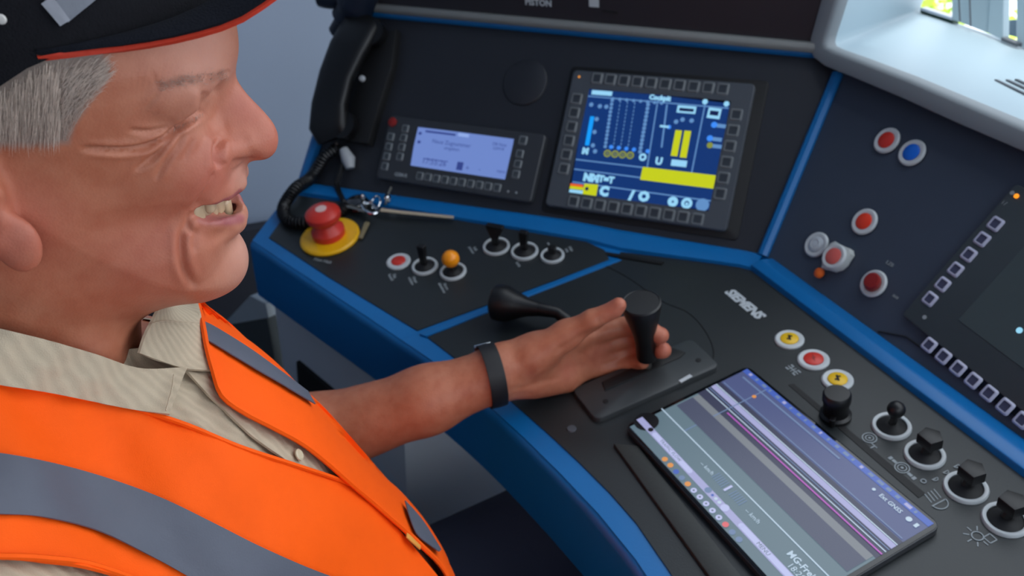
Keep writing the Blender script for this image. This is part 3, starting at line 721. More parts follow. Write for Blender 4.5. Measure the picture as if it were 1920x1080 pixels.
# ------------------------------------------------------------------ throttle lever unit and torch-like handle
PT = Plane(PC.hit((1215, 725)), NC, (1, 0, 0))
th = empty('throttle_lever', PT.mat(), 'black cone shaped throttle lever in its slotted plate, held by the hand', 'lever')
pl4 = [PC.loc(p) for p in [(1142, 781), (1322, 700), (1283, 660), (1098, 735)]]
pls = [PT.loc(p) for p in [(1140, 782), (1326, 699), (1290, 655), (1085, 738)]]
obj('slot_plate', prism(rrect(abs(pls[1].x-pls[2].x)+.012, .150, .008, 4, (sum(p.x for p in pls)/4, sum(p.y for p in pls)/4)), .0, .008, .002), mat('plate_grey', (52, 56, 58), .45, noise=.06), th, PT.mat())
sl = [PT.loc(p) for p in [(1136, 744), (1275, 682), (1286, 672), (1262, 664), (1130, 728)]]
obj('slot_gaiter', prism([tuple(p) for p in sl], .0078, .0095, .0008), M_BLACKM, th, PT.mat())
for P in ((1137, 763), (1310, 686)): obj('screw', lathe([(0, 0), (.003, 0), (.003, .0006), (0, .001)], 12), M_BLACKM, th, PT.mat(P, .008))
obj('scale_mark', slab_world([PT.hit(p)+NC*.0088 for p in [(1273, 725), (1278, 729), (1299, 717), (1294, 713)]], NC, .0006), M_WHITE, th, world=True, smooth=False)
JB = PT.hit((1216, 700))+NC*.008
# direction of the lever: its top seen at (1203,556), height about 12 cm
JT = on_ray_at((1202, 566), JB.x+.006)
JD = (JT-JB).normalized(); JL = (JT-JB).length
MJ = Matrix.Translation(JB) @ JD.to_track_quat('Z', 'Y').to_matrix().to_4x4()
obj('lever_rod', tube([(0, 0, -.004), (0, 0, JL*.25)], .0042, 12), mat('rod_grey', (120, 118, 114), .3, metal=.8), th, MJ)
obj('lever_grip', lathe([(0, JL*.17), (.0105, JL*.17), (.0110, JL*.20), (.0105, JL*.40), (.0125, JL*.58), (.0180, JL*.82), (.0204, JL*.94), (.0202, JL*.985), (.0186, JL), (.0180, JL*.994), (0, JL*.996)], 40), M_BLACK, th, MJ)
hd = empty('direction_handle', PC.hit((960, 610)), 'black rounded reverser handle lying left of the driver hand', 'lever')
a0 = PC.hit((938, 603))+NC*.030; a1 = PC.hit((1050, 618))+NC*.026; a2 = PC.hit((1090, 625))+NC*.004
ax = (a1-a0).normalized(); MH = Matrix.Translation(a0) @ ax.to_track_quat('Z', 'Y').to_matrix().to_4x4()
HL = (a1-a0).length
obj('knob', lathe([(0, -.003), (.018, -.003), (.0215, .0), (.0225, .006), (.0215, .016), (.016, .028), (.011, .042), (.0085, .055), (0, .055)], 36), M_BLACK, hd, MH)
obj('stem', tube([a0+ax*.05, a1, a2], [.0085, .0075, .0085], 14), M_BLACK, hd, world=True)
obj('pivot', lathe([(.024, 0), (.024, .003), (.018, .006), (0, .007)], 32), M_BLACKM, hd, PC.mat((1090, 625), .0015))
lb = [PC.hit((1090, 585))+Vector((.062*math.cos(a), .062*math.sin(a), 0)) for a in [2*math.pi*k/40 for k in range(41)]]

# ------------------------------------------------------------------ tablet
PTB = Plane(PC.hit((1465, 890))+NC*.010, Matrix.Rotation(-0.0, 3, 'X') @ NC, (1, 0, 0))
tb = empty('tablet_computer', PTB.mat(), 'tablet computer with a lit map page lying on the worktop', 'tablet')
tc = [PTB.loc(p) for p in [(1402, 684), (1768, 985)]]; tl_ = PTB.loc((1166, 794))
TW = (tc[1]-tc[0]).length; ang = math.atan2(tc[1].y-tc[0].y, tc[1].x-tc[0].x); THh = (tl_-tc[0]).length
PTB = Plane(PTB.o, PTB.n, PTB.u*math.cos(ang)+PTB.v*math.sin(ang))
c0_ = PTB.loc((1402, 684)); cx_, cy_ = c0_.x+TW/2, c0_.y-THh/2
TBM = PTB.mat() @ Matrix.Translation((cx_, cy_, 0))
obj('tablet_body', prism(rrect(TW, THh, .009, 5), -.0068, -.0006, .001), mat('tablet_case', (56, 58, 62), .35, metal=.3), tb, TBM)
obj('stand_foot', prism(rrect(TW*.9, .05, .004, 3, (0, .01)), -.0098, -.0068), M_BLACKM, tb, TBM)
M_GLASS = mat('tablet_glass', (14, 17, 20), .06, spec=.6)
obj('glass', prism(rrect(TW-.002, THh-.002, .008, 5), -.0006, 0, .0003), M_GLASS, tb, TBM)
emis('t_haze', (92, 114, 126)); emis('t_band', (72, 82, 126)); emis('t_dark', (46, 50, 76)); emis('t_blue', (62, 92, 180)); emis('t_pink', (190, 90, 196), .9); emis('t_lav', (160, 162, 206)); emis('t_pale', (182, 188, 230))  # muted teal greys carry the haze reflected in the glass, put in as emission
emis('t_white', (190, 212, 232), .9); emis('t_or', (226, 150, 70), .9); emis('t_mut', (96, 116, 130), .7); emis('t_red', (226, 104, 110), .9); emis('t_mist', (104, 126, 164)); emis('t_smoke', (66, 72, 96)); emis('t_warm', (116, 122, 130)); emis('t_black', (6, 8, 10), .05)
S = Screen(tb, PTB, .0001)
def TP(a, b_): return (cx_-TW/2+a*TW, cy_+THh/2-b_*THh)       # a to the right, b towards the driver, 0..1
def tq(a0, b0, a1, b1, m, z=0):
    b = S.bm(m); b.faces.new([b.verts.new((*TP(x, y), z)) for x, y in ((a0, b1), (a1, b1), (a1, b0), (a0, b0))])
def tdisc(a, b_, r, m, z=.0003):
    b = S.bm(m); p = TP(a, b_); b.faces.new([b.verts.new((p[0]+r*math.cos(2*math.pi*k/18), p[1]+r*math.sin(2*math.pi*k/18), z)) for k in range(18)])
def ttext(a, b_, t, size, m, z=.0003, align='CENTER', bold=0):
    me = text_mesh(t, size, 0, bold, align, 0); me.transform(Matrix.Translation((*TP(a, b_), z))); S.bm(m).from_mesh(me); bpy.data.meshes.remove(me)
tq(.02, .03, .98, .25, 't_band'); tq(.02, .25, .98, .44, 't_dark'); tq(.02, .44, .98, .975, 't_haze', 0); tdisc(.035, .862, .0125, 't_black', .00012)
tq(.02, .03, .98, .07, 't_blue', .0001)
for k in range(22): tq(.05+.041*k, .039, .05+.041*k+.02*random.random()+.008, .061, 't_lav' if k % 5 == 0 else 't_mist', .0002)
tq(.05, .10, .60, .112, 't_mist', .0002); tq(.28, .30, .285, .31, 't_band', .0002)
tq(.03, .235, .97, .242, 't_mist', .0002)
tq(.02, .295, .98, .332, 't_lav', .0001); tq(.02, .286, .98, .293, 't_white', .0002); tq(.02, .344, .98, .350, 't_mist', .0002); tq(.02, .366, .98, .373, 't_white', .00015)
tq(.18, .393, .98, .402, 't_pink', .0003)
tq(.03, .44, .97, .49, 't_warm', .0001); tq(.03, .49, .97, .62, 't_smoke', .0001); tq(.10, .53, .90, .58, 't_dark', .00015)
tq(.162, .06, .167, .71, 't_mist', .0003); tdisc(.169, .168, .0022, 't_or')
tq(.01, .712, .99, .720, 't_white', .0003)
tq(.004, .860, .99, .906, 't_lav', .0002)
for a0, a1 in ((.115, .345), (.645, .97)):
    tq(a0, .866, a1, .900, 't_pale', .0003); tdisc(a0, .883, .0026, 't_pale', .0003); tdisc(a1, .883, .0026, 't_pale', .0003)
ttext(.22, .883, 'TRAFFIC FLOW', .0048, 't_mut', .0004); ttext(.76, .884, 'MENU', .0055, 't_mut', .0004); tdisc(.083, .880, .0028, 't_black', .0004)
tdisc(.455, .880, .0034, 't_mist', .0004); tdisc(.482, .882, .0014, 't_blue', .0004); tdisc(.502, .882, .0017, 't_white', .0004); tdisc(.522, .882, .0017, 't_white', .0004); tdisc(.553, .882, .0040, 't_pale', .0004)
for k in range(13): tdisc(.244+.0368*k, .951, .0029, ['t_or', 't_or', 't_blue', 't_mist', 't_or', 't_pale', 't_pale', 't_pale', 't_pale', 't_pale', 't_red', 't_mist', 't_mist'][k], .0003)
for k in range(5, 10): tdisc(.244+.0368*k, .951, .0010, 't_mut', .0004)
for k in range(6): tq(.412+.011*k, .745, .415+.011*k, .805, 't_mist', .0003); tq(.512+.011*k, .745, .515+.011*k, .805, 't_mist', .0003)
tq(.483, .748, .493, .808, 't_pale', .0004); ttext(.37, .785, '-- km/h', .0060, 't_white'); ttext(.634, .79, '-- km/h', .0060, 't_white')
ttext(.885, .785, 'MG-Freim', .0085, 't_white', bold=.0002); ttext(.885, .835, '18:28', .0080, 't_white')
ttext(.845, .115, 'Ext GNSS', .0058, 't_white', bold=.0001); tdisc(.925, .115, .0026, 't_white'); tdisc(.927, .113, .0015, 't_band', .0004); tq(.950, .10, .962, .13, 't_white', .0003)
tdisc(.77, .115, .0016, 't_white')
S.done()

# ------------------------------------------------------------------ upper console, side wall, window surround
uc = empty('upper_console', PL.hit((690, 22)), 'dark upper console above the left panel with a grey bottom trim', 'console')
t0, t1 = PL.hit((690, 20)), PL.hit((1560, 100))
upv = (Vector((0, 0, 1))*.95+_h*.10).normalized()
cons = [t0+_h*.006, t1+_h*.006, t1+_h*.006+upv*.35, t0+_h*.006+upv*.35]
obj('console_face', slab_world(cons, _h, .02), M_DARKC, uc, world=True, smooth=False)
obj('bottom_trim', bar(t0+LU*.002, t1, _h, Vector((0, 0, 1)), [(-.01, .002), (.016, .002), (.018, .008), (.016, .014), (-.01, .014)], .0012), M_TRIM, uc, world=True)
obj('side_trim', bar(t0+Vector((0, 0, .0)), t0+upv*.35, _h, LU, [(-.01, -.004), (.014, -.004), (.014, .005), (-.01, .005)], .001), mat('pale_trim', (150, 158, 168), .4), uc, world=True)
_tu = (t1-t0).normalized(); PU = Plane(t0+_h*.006, _tu.cross(upv), _tu)
obj('lettering', text_mesh('PISTON', .012, 0, .0004), M_WHITE, uc, PU.mat((1010, 5), .0015))
obj('sticker', box(.014, .014, .0012, (0, 0, .0008)), M_RING, uc, PU.mat((1114, 3)), smooth=False)
obj('scuff', tube([PU.hit((1130, 20))+PU.n*.0012, PU.hit((1158, 24))+PU.n*.0012], .0012, 6), M_BLACKM, uc, world=True)
# ------------------------------------------------------------------ window surround at the front
PB = Plane((0, .775, 0), (0, -1, 0), (1, 0, 0))
ws = empty('window_1', PB.hit((1700, 190)), 'pale moulded windscreen surround with a grey border and vent slots', None); ws['kind'] = 'structure'
out_px = [(1572, -120), (1558, -55), (1545, 0), (1534, 40), (1525, 72), (1524, 92), (1533, 110), (1553, 126), (1600, 145), (1700, 187), (1807, 236), (1920, 284), (2200, 400)]
in_px = [(1604, -120), (1590, -55), (1578, 0), (1567, 36), (1557, 66), (1554, 80), (1557, 88), (1572, 95), (1620, 112), (1710, 146), (1815, 190), (1920, 234), (2200, 350)]
A = [PB.hit(p) for p in out_px]; Bq = [PB.hit(p) for p in in_px]
yb = Vector((0, 1, 0))
rows = [[p+yb*.03 for p in A], [p-yb*.000 for p in A], [p.lerp(q, .15)-yb*.008 for p, q in zip(A, Bq)], [p.lerp(q, .85)-yb*.008 for p, q in zip(A, Bq)], [q-yb*.002 for q in Bq], [q+yb*.01 for q in Bq]]
obj('border', grid_mesh(rows), M_WINB, ws, world=True, sharp=60)
PBK = Plane((0, 1.12, 0), (0, -1, 0), (1, 0, 0))
bk_px = [(1757, -120), (1745, -55), (1733, -5), (1728, 8), (1726, 15), (1726, 19), (1730, 22), (1740, 25), (1765, 33), (1800, 45), (1850, 62), (1920, 88), (2150, 180)]
C = [PBK.hit(p) for p in bk_px]
rows = [[q+yb*.01 for q in Bq]]+[[q.lerp(c, t)+yb*.01*(1-t) for q, c in zip(Bq, C)] for t in (.12, .4, .7, 1)]
obj('recess_liner', grid_mesh(rows), M_WINF, ws, world=True, sharp=70)
def sill(P, lift=.002):   # a point on the sloping sill
    n = (Bq[11]-Bq[8]).cross(C[10]-Bq[8]).normalized()
    if n.z < 0: n = -n
    pl = Plane(Bq[8], n, (1, 0, 0)); return pl.hit(P)+n*lift, n
for k, (a, b2) in enumerate((((1867, 152), (1960, 197)), ((1888, 152), (1970, 190)), ((1905, 151), (1985, 187)))):
    p, n = sill(a); q, _ = sill(b2); d = (q-p).normalized(); s = n.cross(d)*.0022
    obj('vent_slot', slab_world([p+s, q+s, q-s, p-s], n, .003), M_GREYP, ws, world=True, smooth=False)
# back of the recess: pillar, window frames, glass
def back_slab(px, y, m, name, t=.012):
    pl = Plane((0, y, 0), (0, -1, 0), (1, 0, 0)); return obj(name, slab_world([pl.hit(p) for p in px], Vector((0, -1, 0)), t), m, ws, world=True, smooth=False)
back_slab([(1785, 36), (1852, 62), (1868, -160), (1786, -160)], 1.10, M_WINF, 'pillar')
back_slab([(1852, 62), (1880, 74), (1884, -160), (1868, -160)], 1.095, M_WINF, 'pillar_cover')
back_slab([(1907, 86), (2150, 186), (2150, -160), (1905, -160)], 1.10, M_WINF, 'pillar')
for a, b2 in (((1800, 40), (1795, -60)), ((1820, 50), (1816, -60))):
    pl = Plane((0, 1.085, 0), (0, -1, 0), (1, 0, 0)); obj('pillar_groove', tube([pl.hit(a), pl.hit(b2)], .0012, 6), M_GREYP, ws, world=True)
M_GASK = mat('green_gasket', (30, 62, 48), .6)
back_slab([(1725, 19), (1786, 38), (1786, 46), (1726, 24)], 1.105, M_GASK, 'gasket')
back_slab([(1877, 70), (1907, 82), (1906, 88), (1877, 77)], 1.09, M_GREYP, 'gasket')
back_slab([(1726, 14), (1786, 33), (1786, 38), (1725, 19)], 1.10, mat('alu_bar', (176, 184, 196), .35, metal=.5), 'sill_bar')
back_slab([(1877, 39), (1906, 37), (1906, 70), (1877, 62)], 1.13, mat('grey_flap', (126, 140, 150), .5), 'outer_flap')
g = bpy.data.materials.new('window_glass'); g.use_nodes = True; gb = g.node_tree.nodes['Principled BSDF']; gb.inputs['Transmission Weight'].default_value = 1; gb.inputs['Roughness'].default_value = 0; gb.inputs['IOR'].default_value = 1.05
back_slab([(1725, 22), (1786, 42), (1788, -160), (1727, -160)], 1.14, g, 'pane', .002)
# a sunlit shrub outside
sh_p = Plane((0, 3.2, 0), (0, -1, 0), (1, 0, 0)); bc = sh_p.hit((1745, 18))
bmx = bmesh.new()
for k in range(420):
    v = Vector((random.gauss(0, .16), random.gauss(0, .16), random.gauss(0, .12))); R_ = Matrix.Rotation(random.random()*6, 4, 'Z') @ Matrix.Rotation(random.random()*3, 4, 'X')
    q = [bmx.verts.new(v+(R_ @ Vector(c))) for c in ((-.03, 0, 0), (0, -.018, .004), (.03, 0, 0), (0, .018, .004))]; bmx.faces.new(q)
tr = obj('shrub', bmx, mat('leaf_green', (188, 214, 70), .6, noise=.2), None, Matrix.Translation(bc), smooth=False, label='sunlit yellow green shrub seen through the front window', cat='shrub')

# ------------------------------------------------------------------ room shell
def wall(name, pts, t, m, nrm):
    return obj(name, slab_world([Vector(p) for p in pts], Vector(nrm), t), m, None, I4, smooth=False, kind='structure')
wall('floor', [(-1.7, -1.5, 0), (1.2, -1.5, 0), (1.2, 1.3, 0), (-1.7, 1.3, 0)], .05, M_FLOOR, (0, 0, 1))
wall('wall_left', [(-1.62, -1.5, 0), (-1.62, 1.25, 0), (-1.62, 1.25, 2.4), (-1.62, -1.5, 2.4)], .05, M_GREYWALL, (1, 0, 0))
wall('trim_1', [(-1.59, -1.5, 0), (-1.59, .6, 0), (-1.59, .6, .56), (-1.59, -1.5, .56)], .03, mat('dark_dado', (34, 36, 46), .6, noise=.1), (1, 0, 0))
wall('wall_back', [(-1.62, -1.5, 0), (1.2, -1.5, 0), (1.2, -1.5, 2.4), (-1.62, -1.5, 2.4)], .05, M_GREYWALL, (0, 1, 0))
def frame_wall(name, x, y0, y1, z1, wy0, wy1, wz0, wz1, m):
    b = bmesh.new()
    for a0, a1, c0, c1 in ((y0, y1, 0, wz0), (y0, y1, wz1, z1), (y0, wy0, wz0, wz1), (wy1, y1, wz0, wz1)):
        box(.05, a1-a0, c1-c0, (x, (a0+a1)/2, (c0+c1)/2), bm=b)
    return obj(name, b, m, None, I4, smooth=False, kind='structure')
frame_wall('wall_right_blocker', .95, -1.5, 1.25, 2.4, -.5, .75, 1.15, 1.95, M_GREYWALL)  # unseen wall with opening, added to cut fill light from the camera side
wall('ceiling', [(-1.62, -1.5, 2.4), (1.2, -1.5, 2.4), (1.2, .55, 2.4), (-1.62, .55, 2.4)], -.05, M_GREYWALL, (0, 0, 1))
obj('wall_seam', tube([Vector((-1.569+0, .075, .57)), Vector((-1.569, -.02, 2.3))], .004, 6), M_GREYWALL, bpy.data.objects['wall_left'], world=True)
# dark arm at the left end of the panel
PA = Plane(PL.hit((640, 60)), _h)
arm = empty('lamp_arm', PA.hit((632, 70)), 'dark curved lamp arm beside the left end of the panel', 'lamp')
M_NAVY = mat('navy_plastic', (14, 26, 44), .5, noise=.08)
obj('arm_stem', tube(spline([PA.hit((690, -60)), PA.hit((668, 5)), PA.hit((648, 42)), PA.hit((634, 66))], 6), [.030]*8+[.026]*4+[.018]*6+[.010], 14), M_NAVY, arm, world=True)
obj('arm_head', tube(spline([PA.hit((585, -30)), PA.hit((605, -8)), PA.hit((640, -6)), PA.hit((668, -20))], 6), [.012]*6+[.018]*7+[.014]*6, 12), M_NAVY, arm, world=True)
obj('thin_wire', tube(spline([PA.hit((626, 2)), PA.hit((634, 22)), PA.hit((640, 40))], 6), .0022, 6), M_NAVY, arm, world=True)
# ------------------------------------------------------------------ implicit surfaces (for the person)
class Field:
    def __init__(s, lo, hi, h):
        s.lo = np.array(lo, np.float32); s.h = h; s.n = np.ceil((np.array(hi)-np.array(lo))/h).astype(int)+1
        s.phi = np.full(tuple(s.n), .05, np.float32)
    def sub(s, lo, hi):
        a = np.clip(np.floor((np.array(lo)-s.lo)/s.h).astype(int), 0, s.n-1); b = np.clip(np.ceil((np.array(hi)-s.lo)/s.h).astype(int)+1, 1, s.n)
        if np.any(b <= a): return None, None
        sl = tuple(slice(i, j) for i, j in zip(a, b))
        ax = [s.lo[k]+s.h*np.arange(a[k], b[k], dtype=np.float32) for k in range(3)]
        return sl, np.meshgrid(*ax, indexing='ij', sparse=True)
    def put(s, sl, d, k=.0, sub=False):
        p = s.phi[sl]
        if sub: p, d, sg = -p, d, -1
        else: sg = 1
        if k > 0:
            hh = np.clip(.5+.5*(d-p)/k, 0, 1); r = d*(1-hh)+p*hh-k*hh*(1-hh)
        else: r = np.minimum(p, d)
        s.phi[sl] = sg*r
    def capsule(s, A, B, ra, rb=None, k=.0, sub=False):
        rb = ra if rb is None else rb; A = np.array(A, np.float32); B = np.array(B, np.float32); m = max(ra, rb)+k+.02
        sl, G = s.sub(np.minimum(A, B)-m, np.maximum(A, B)+m)
        if sl is None: return
        d = B-A; L = max(1e-9, float(d@d))
        t = np.clip(((G[0]-A[0])*d[0]+(G[1]-A[1])*d[1]+(G[2]-A[2])*d[2])/L, 0, 1)
        q = np.sqrt((G[0]-A[0]-t*d[0])**2+(G[1]-A[1]-t*d[1])**2+(G[2]-A[2]-t*d[2])**2)-(ra+(rb-ra)*t)
        s.put(sl, q.astype(np.float32), k, sub)
    def ellipsoid(s, C, R, k=.0, sub=False, rot=None):
        C = np.array(C, np.float32); R = np.array(R, np.float32); m = float(R.max())+k+.02
        sl, G = s.sub(C-m, C+m)
        if sl is None: return
        x, y, z = G[0]-C[0], G[1]-C[1], G[2]-C[2]
        if rot is not None:
            Q = np.array(rot, np.float32); x, y, z = (Q[0, 0]*x+Q[1, 0]*y+Q[2, 0]*z, Q[0, 1]*x+Q[1, 1]*y+Q[2, 1]*z, Q[0, 2]*x+Q[1, 2]*y+Q[2, 2]*z)
        k0 = np.sqrt((x/R[0])**2+(y/R[1])**2+(z/R[2])**2); k1 = np.sqrt((x/R[0]**2)**2+(y/R[1]**2)**2+(z/R[2]**2)**2)+1e-9
        s.put(sl, (k0*(k0-1)/k1).astype(np.float32), k, sub)
    def at(s, p):
        q = (np.array(p)-s.lo)/s.h; i = np.clip(q.astype(int), 0, s.n-2); f = q-i; v = 0
        for a in (0, 1):
            for b in (0, 1):
                for c in (0, 1): v += s.phi[i[0]+a, i[1]+b, i[2]+c]*(f[0] if a else 1-f[0])*(f[1] if b else 1-f[1])*(f[2] if c else 1-f[2])
        return v
    def grad(s, p, e=.004):
        g = np.array([s.at(np.array(p)+e*np.eye(3)[k])-s.at(np.array(p)-e*np.eye(3)[k]) for k in range(3)]); return g/(np.linalg.norm(g)+1e-9)
    def march(s, P, off=0., t0=.15, t1=1.4):
        """first point along the pixel's ray where the field equals off; the nearest approach when it misses"""
        r = ray(P); best = (9, None); t = t0; L = r.length
        while t < t1:
            p = CAM+r*t; q = np.array(p)
            if np.any(q < s.lo+s.h) or np.any(q > s.lo+s.h*(s.n-2)): t += .01; continue
            d = s.at(q)-off
            if d < .0004: return p, True
            if d < best[0]: best = (d, p)
            t += max(.0006, d*.6/L)
        return best[1], False
    def mesh(s, smooth=0):
        phi = s.phi; ins = phi < 0; n = phi.shape
        cnt = np.zeros(tuple(k-1 for k in n), np.int8)
        for a in (0, 1):
            for b in (0, 1):
                for c in (0, 1): cnt += ins[a:n[0]-1+a, b:n[1]-1+b, c:n[2]-1+c]
        cell = np.argwhere((cnt > 0) & (cnt < 8)); idx = np.full(cnt.shape, -1, np.int32); idx[tuple(cell.T)] = np.arange(len(cell))
        acc = np.zeros((len(cell), 3)); w = np.zeros(len(cell))
        cor = [(a, b, c) for a in (0, 1) for b in (0, 1) for c in (0, 1)]
        val = {o: phi[cell[:, 0]+o[0], cell[:, 1]+o[1], cell[:, 2]+o[2]] for o in cor}
        for o in cor:
            for k in range(3):
                if o[k] == 0:
                    o2 = tuple(o[j]+(1 if j == k else 0) for j in range(3)); v0, v1 = val[o], val[o2]; m = (v0 < 0) != (v1 < 0)
                    t = np.where(m, v0/np.where(m, v0-v1, 1), 0); p = np.array(o, float)[None]+t[:, None]*np.eye(3)[k][None]
                    acc[m] += p[m]; w[m] += 1
        V = s.lo+s.h*(cell+acc/w[:, None])
        Fs = []
        for k in range(3):
            a, b = (k+1) % 3, (k+2) % 3
            sh = [slice(None)]*3; s0 = list(sh); s1 = list(sh); s0[k] = slice(0, n[k]-1); s1[k] = slice(1, n[k])
            e = ins[tuple(s0)] != ins[tuple(s1)]; E_ = np.argwhere(e); E_ = E_[(E_[:, a] > 0) & (E_[:, b] > 0) & (E_[:, a] < n[a]-1) & (E_[:, b] < n[b]-1)]
            flip = ins[tuple(s0)][tuple(E_.T)]
            q = []
            for da, db in ((-1, -1), (0, -1), (0, 0), (-1, 0)):
                c = E_.copy(); c[:, a] += da; c[:, b] += db; q.append(idx[tuple(c.T)])
            q = np.stack(q, 1); q[~flip] = q[~flip][:, ::-1]; Fs.append(q)
        Fq = np.concatenate(Fs); Fq = Fq[(Fq >= 0).all(1)]
        return V, Fq
def laplacian(V, Fq, it, lam=.5, mask=None):
    for _ in range(it):
        A = np.zeros_like(V); c = np.zeros(len(V))
        for k in range(4):
            i, j = Fq[:, k], Fq[:, (k+1) % 4]
            np.add.at(A, i, V[j]); np.add.at(c, i, 1); np.add.at(A, j, V[i]); np.add.at(c, j, 1)
        d = A/c[:, None]-V
        V = V+lam*(d if mask is None else d*mask[:, None])
    return V
def vnormals(V, Fq):
    n = np.cross(V[Fq[:, 2]]-V[Fq[:, 0]], V[Fq[:, 3]]-V[Fq[:, 1]]); N = np.zeros_like(V)
    for k in range(4): np.add.at(N, Fq[:, k], n)
    return N/(np.linalg.norm(N, axis=1)[:, None]+1e-12)
def np_mesh(name, V, Fq, smooth=True):
    me = bpy.data.meshes.new(name); me.vertices.add(len(V)); me.vertices.foreach_set('co', np.asarray(V, np.float32).ravel())
    me.loops.add(len(Fq)*4); me.loops.foreach_set('vertex_index', Fq.astype(np.int32).ravel())
    me.polygons.add(len(Fq)); me.polygons.foreach_set('loop_start', np.arange(0, len(Fq)*4, 4, dtype=np.int32))
    me.polygons.foreach_set('use_smooth', np.full(len(Fq), smooth)); me.update(calc_edges=True); me.validate(); return me
def npx(V):
    """pixels of many points"""
    q = V-np.array(CAM); z = q@np.array(CF); return np.stack([960+F_PX*(q@np.array(CX))/z, 540+F_PX*(q@np.array(CY))/z], 1)
def poly_sd(poly, y, z):
    """signed distance (inside positive) to a closed 2D polygon, on grids"""
    d = np.full(y.shape, 1e9, np.float32); ins = np.zeros(y.shape, bool); n = len(poly)
    for i in range(n):
        (x0, y0), (x1, y1) = poly[i], poly[(i+1) % n]; ex, ey = x1-x0, y1-y0; wx, wy = y-x0, z-y0
        t = np.clip((wx*ex+wy*ey)/(ex*ex+ey*ey+1e-12), 0, 1); d = np.minimum(d, (wx-ex*t)**2+(wy-ey*t)**2)
        c1 = (z >= y0) & (z < y1) & (ex*wy > ey*wx); c2 = (z < y0) & (z >= y1) & (ex*wy < ey*wx); ins ^= (c1 | c2)
    d = np.sqrt(d); return np.where(ins, d, -d)
def line_d(px, pts):
    """distance of pixels to a polyline, and the position along it 0..1"""
    d = np.full(len(px), 1e9); tt = np.zeros(len(px)); P = np.array(pts, float); seg = np.linalg.norm(np.diff(P, axis=0), axis=1); cum = np.concatenate([[0], np.cumsum(seg)])
    for i in range(len(P)-1):
        e = P[i+1]-P[i]; t = np.clip(((px-P[i])@e)/(e@e), 0, 1); q = np.linalg.norm(px-P[i]-t[:, None]*e, axis=1); m = q < d
        d[m] = q[m]; tt[m] = ((cum[i]+t*seg[i])/cum[-1])[m]
    return d, tt

# ------------------------------------------------------------------ person: head, neck, arm and hand
XS = -.480
HYAW = 12*D2R
SD = Vector((math.cos(HYAW), -math.sin(HYAW), 0)); FD = Vector((math.sin(HYAW), math.cos(HYAW), 0)); H0 = Vector((XS, 0, 0))
def Hp(P, s=0.):
    '''pixel -> head frame (x side, y forward, z up) on the plane at side distance s'''
    r = ray(P); t = (s-(CAM-H0).dot(SD))/r.dot(SD); p = CAM+r*t-H0
    return Vector((XS+s, p.dot(FD), p.z))
def head_world(V):
    V = np.asarray(V, float); return np.array(H0)[None]+np.outer(V[:, 0]-XS, np.array(SD))+np.outer(V[:, 1], np.array(FD))+np.outer(V[:, 2], [0, 0, 1.])
def hw(p): return H0+SD*(p[0]-XS)+FD*p[1]+Vector((0, 0, p[2]))
HF = Field((-.60, -.175, .93), (-.375, .085, 1.345), .0013)
def yz(px, s=0.): return [(Hp(p, s).y, Hp(p, s).z) for p in px]
face_px = [(424, 20), (436, 55), (441, 85), (440, 108), (434, 128), (428, 150), (424, 180), (424, 220), (430, 262), (445, 292), (460, 304), (463, 322), (462, 336), (455, 349), (443, 362), (431, 372), (436, 388), (447, 398), (451, 409), (448, 421), (443, 431), (447, 442), (458, 458), (465, 476), (466, 496), (460, 513), (447, 528), (425, 541), (395, 552)]
def smooth2(pts, n=5): return [(v.x, v.y) for v in spline([(*p, 0) for p in pts], n)]
face = smooth2(yz(face_px))+[(-.03, 1.073), (-.075, 1.080), (-.13, 1.095), (-.22, 1.12), (-.22, 1.27), (-.02, 1.30), (.02, 1.283)]
nose = smooth2(yz([(430, 132), (437, 146), (449, 160), (470, 184), (495, 210), (512, 231), (520, 248), (522, 264), (519, 279), (511, 290), (498, 297), (478, 299), (462, 303)]))+[(.030, 1.155), (.022, 1.18), (.030, 1.205)]
sl, G = HF.sub((-.6, -.175, .93), (-.375, .085, 1.345))
yy, zz = np.meshgrid(G[1].ravel(), G[2].ravel(), indexing='ij')
df = poly_sd(face, yy, zz); dn = poly_sd(nose, yy, zz)
def interp(z, tab): return np.interp(z, [a for a, b in tab], [b for a, b in tab]).astype(np.float32)
Rf = interp(zz, [(1.06, .030), (1.085, .030), (1.105, .024), (1.13, .024), (1.15, .026), (1.175, .034), (1.195, .042), (1.215, .052), (1.25, .055)])
Wm = interp(zz, [(1.06, .050), (1.09, .056), (1.12, .062), (1.15, .067), (1.18, .069), (1.21, .069), (1.25, .072)])
Rn = interp(zz, [(1.15, .0100), (1.165, .0092), (1.18, .0068), (1.20, .0055), (1.21, .0055)])
S_ = np.abs(G[0]-XS)
def hf(R, d, Wc, k):
    R = R[None]; f = (S_*S_/(2*R)-d[None])/np.sqrt(1+(S_/R)**2); c = S_-Wc
    hh = np.clip(.5+.5*(f-c)/k, 0, 1); return (f*hh+c*(1-hh)+k*hh*(1-hh)).astype(np.float32)
HF.put(sl, hf(Rf, df, Wm[None], .016), 0); HF.put(sl, hf(Rn, dn, .0165, .004), .0050)
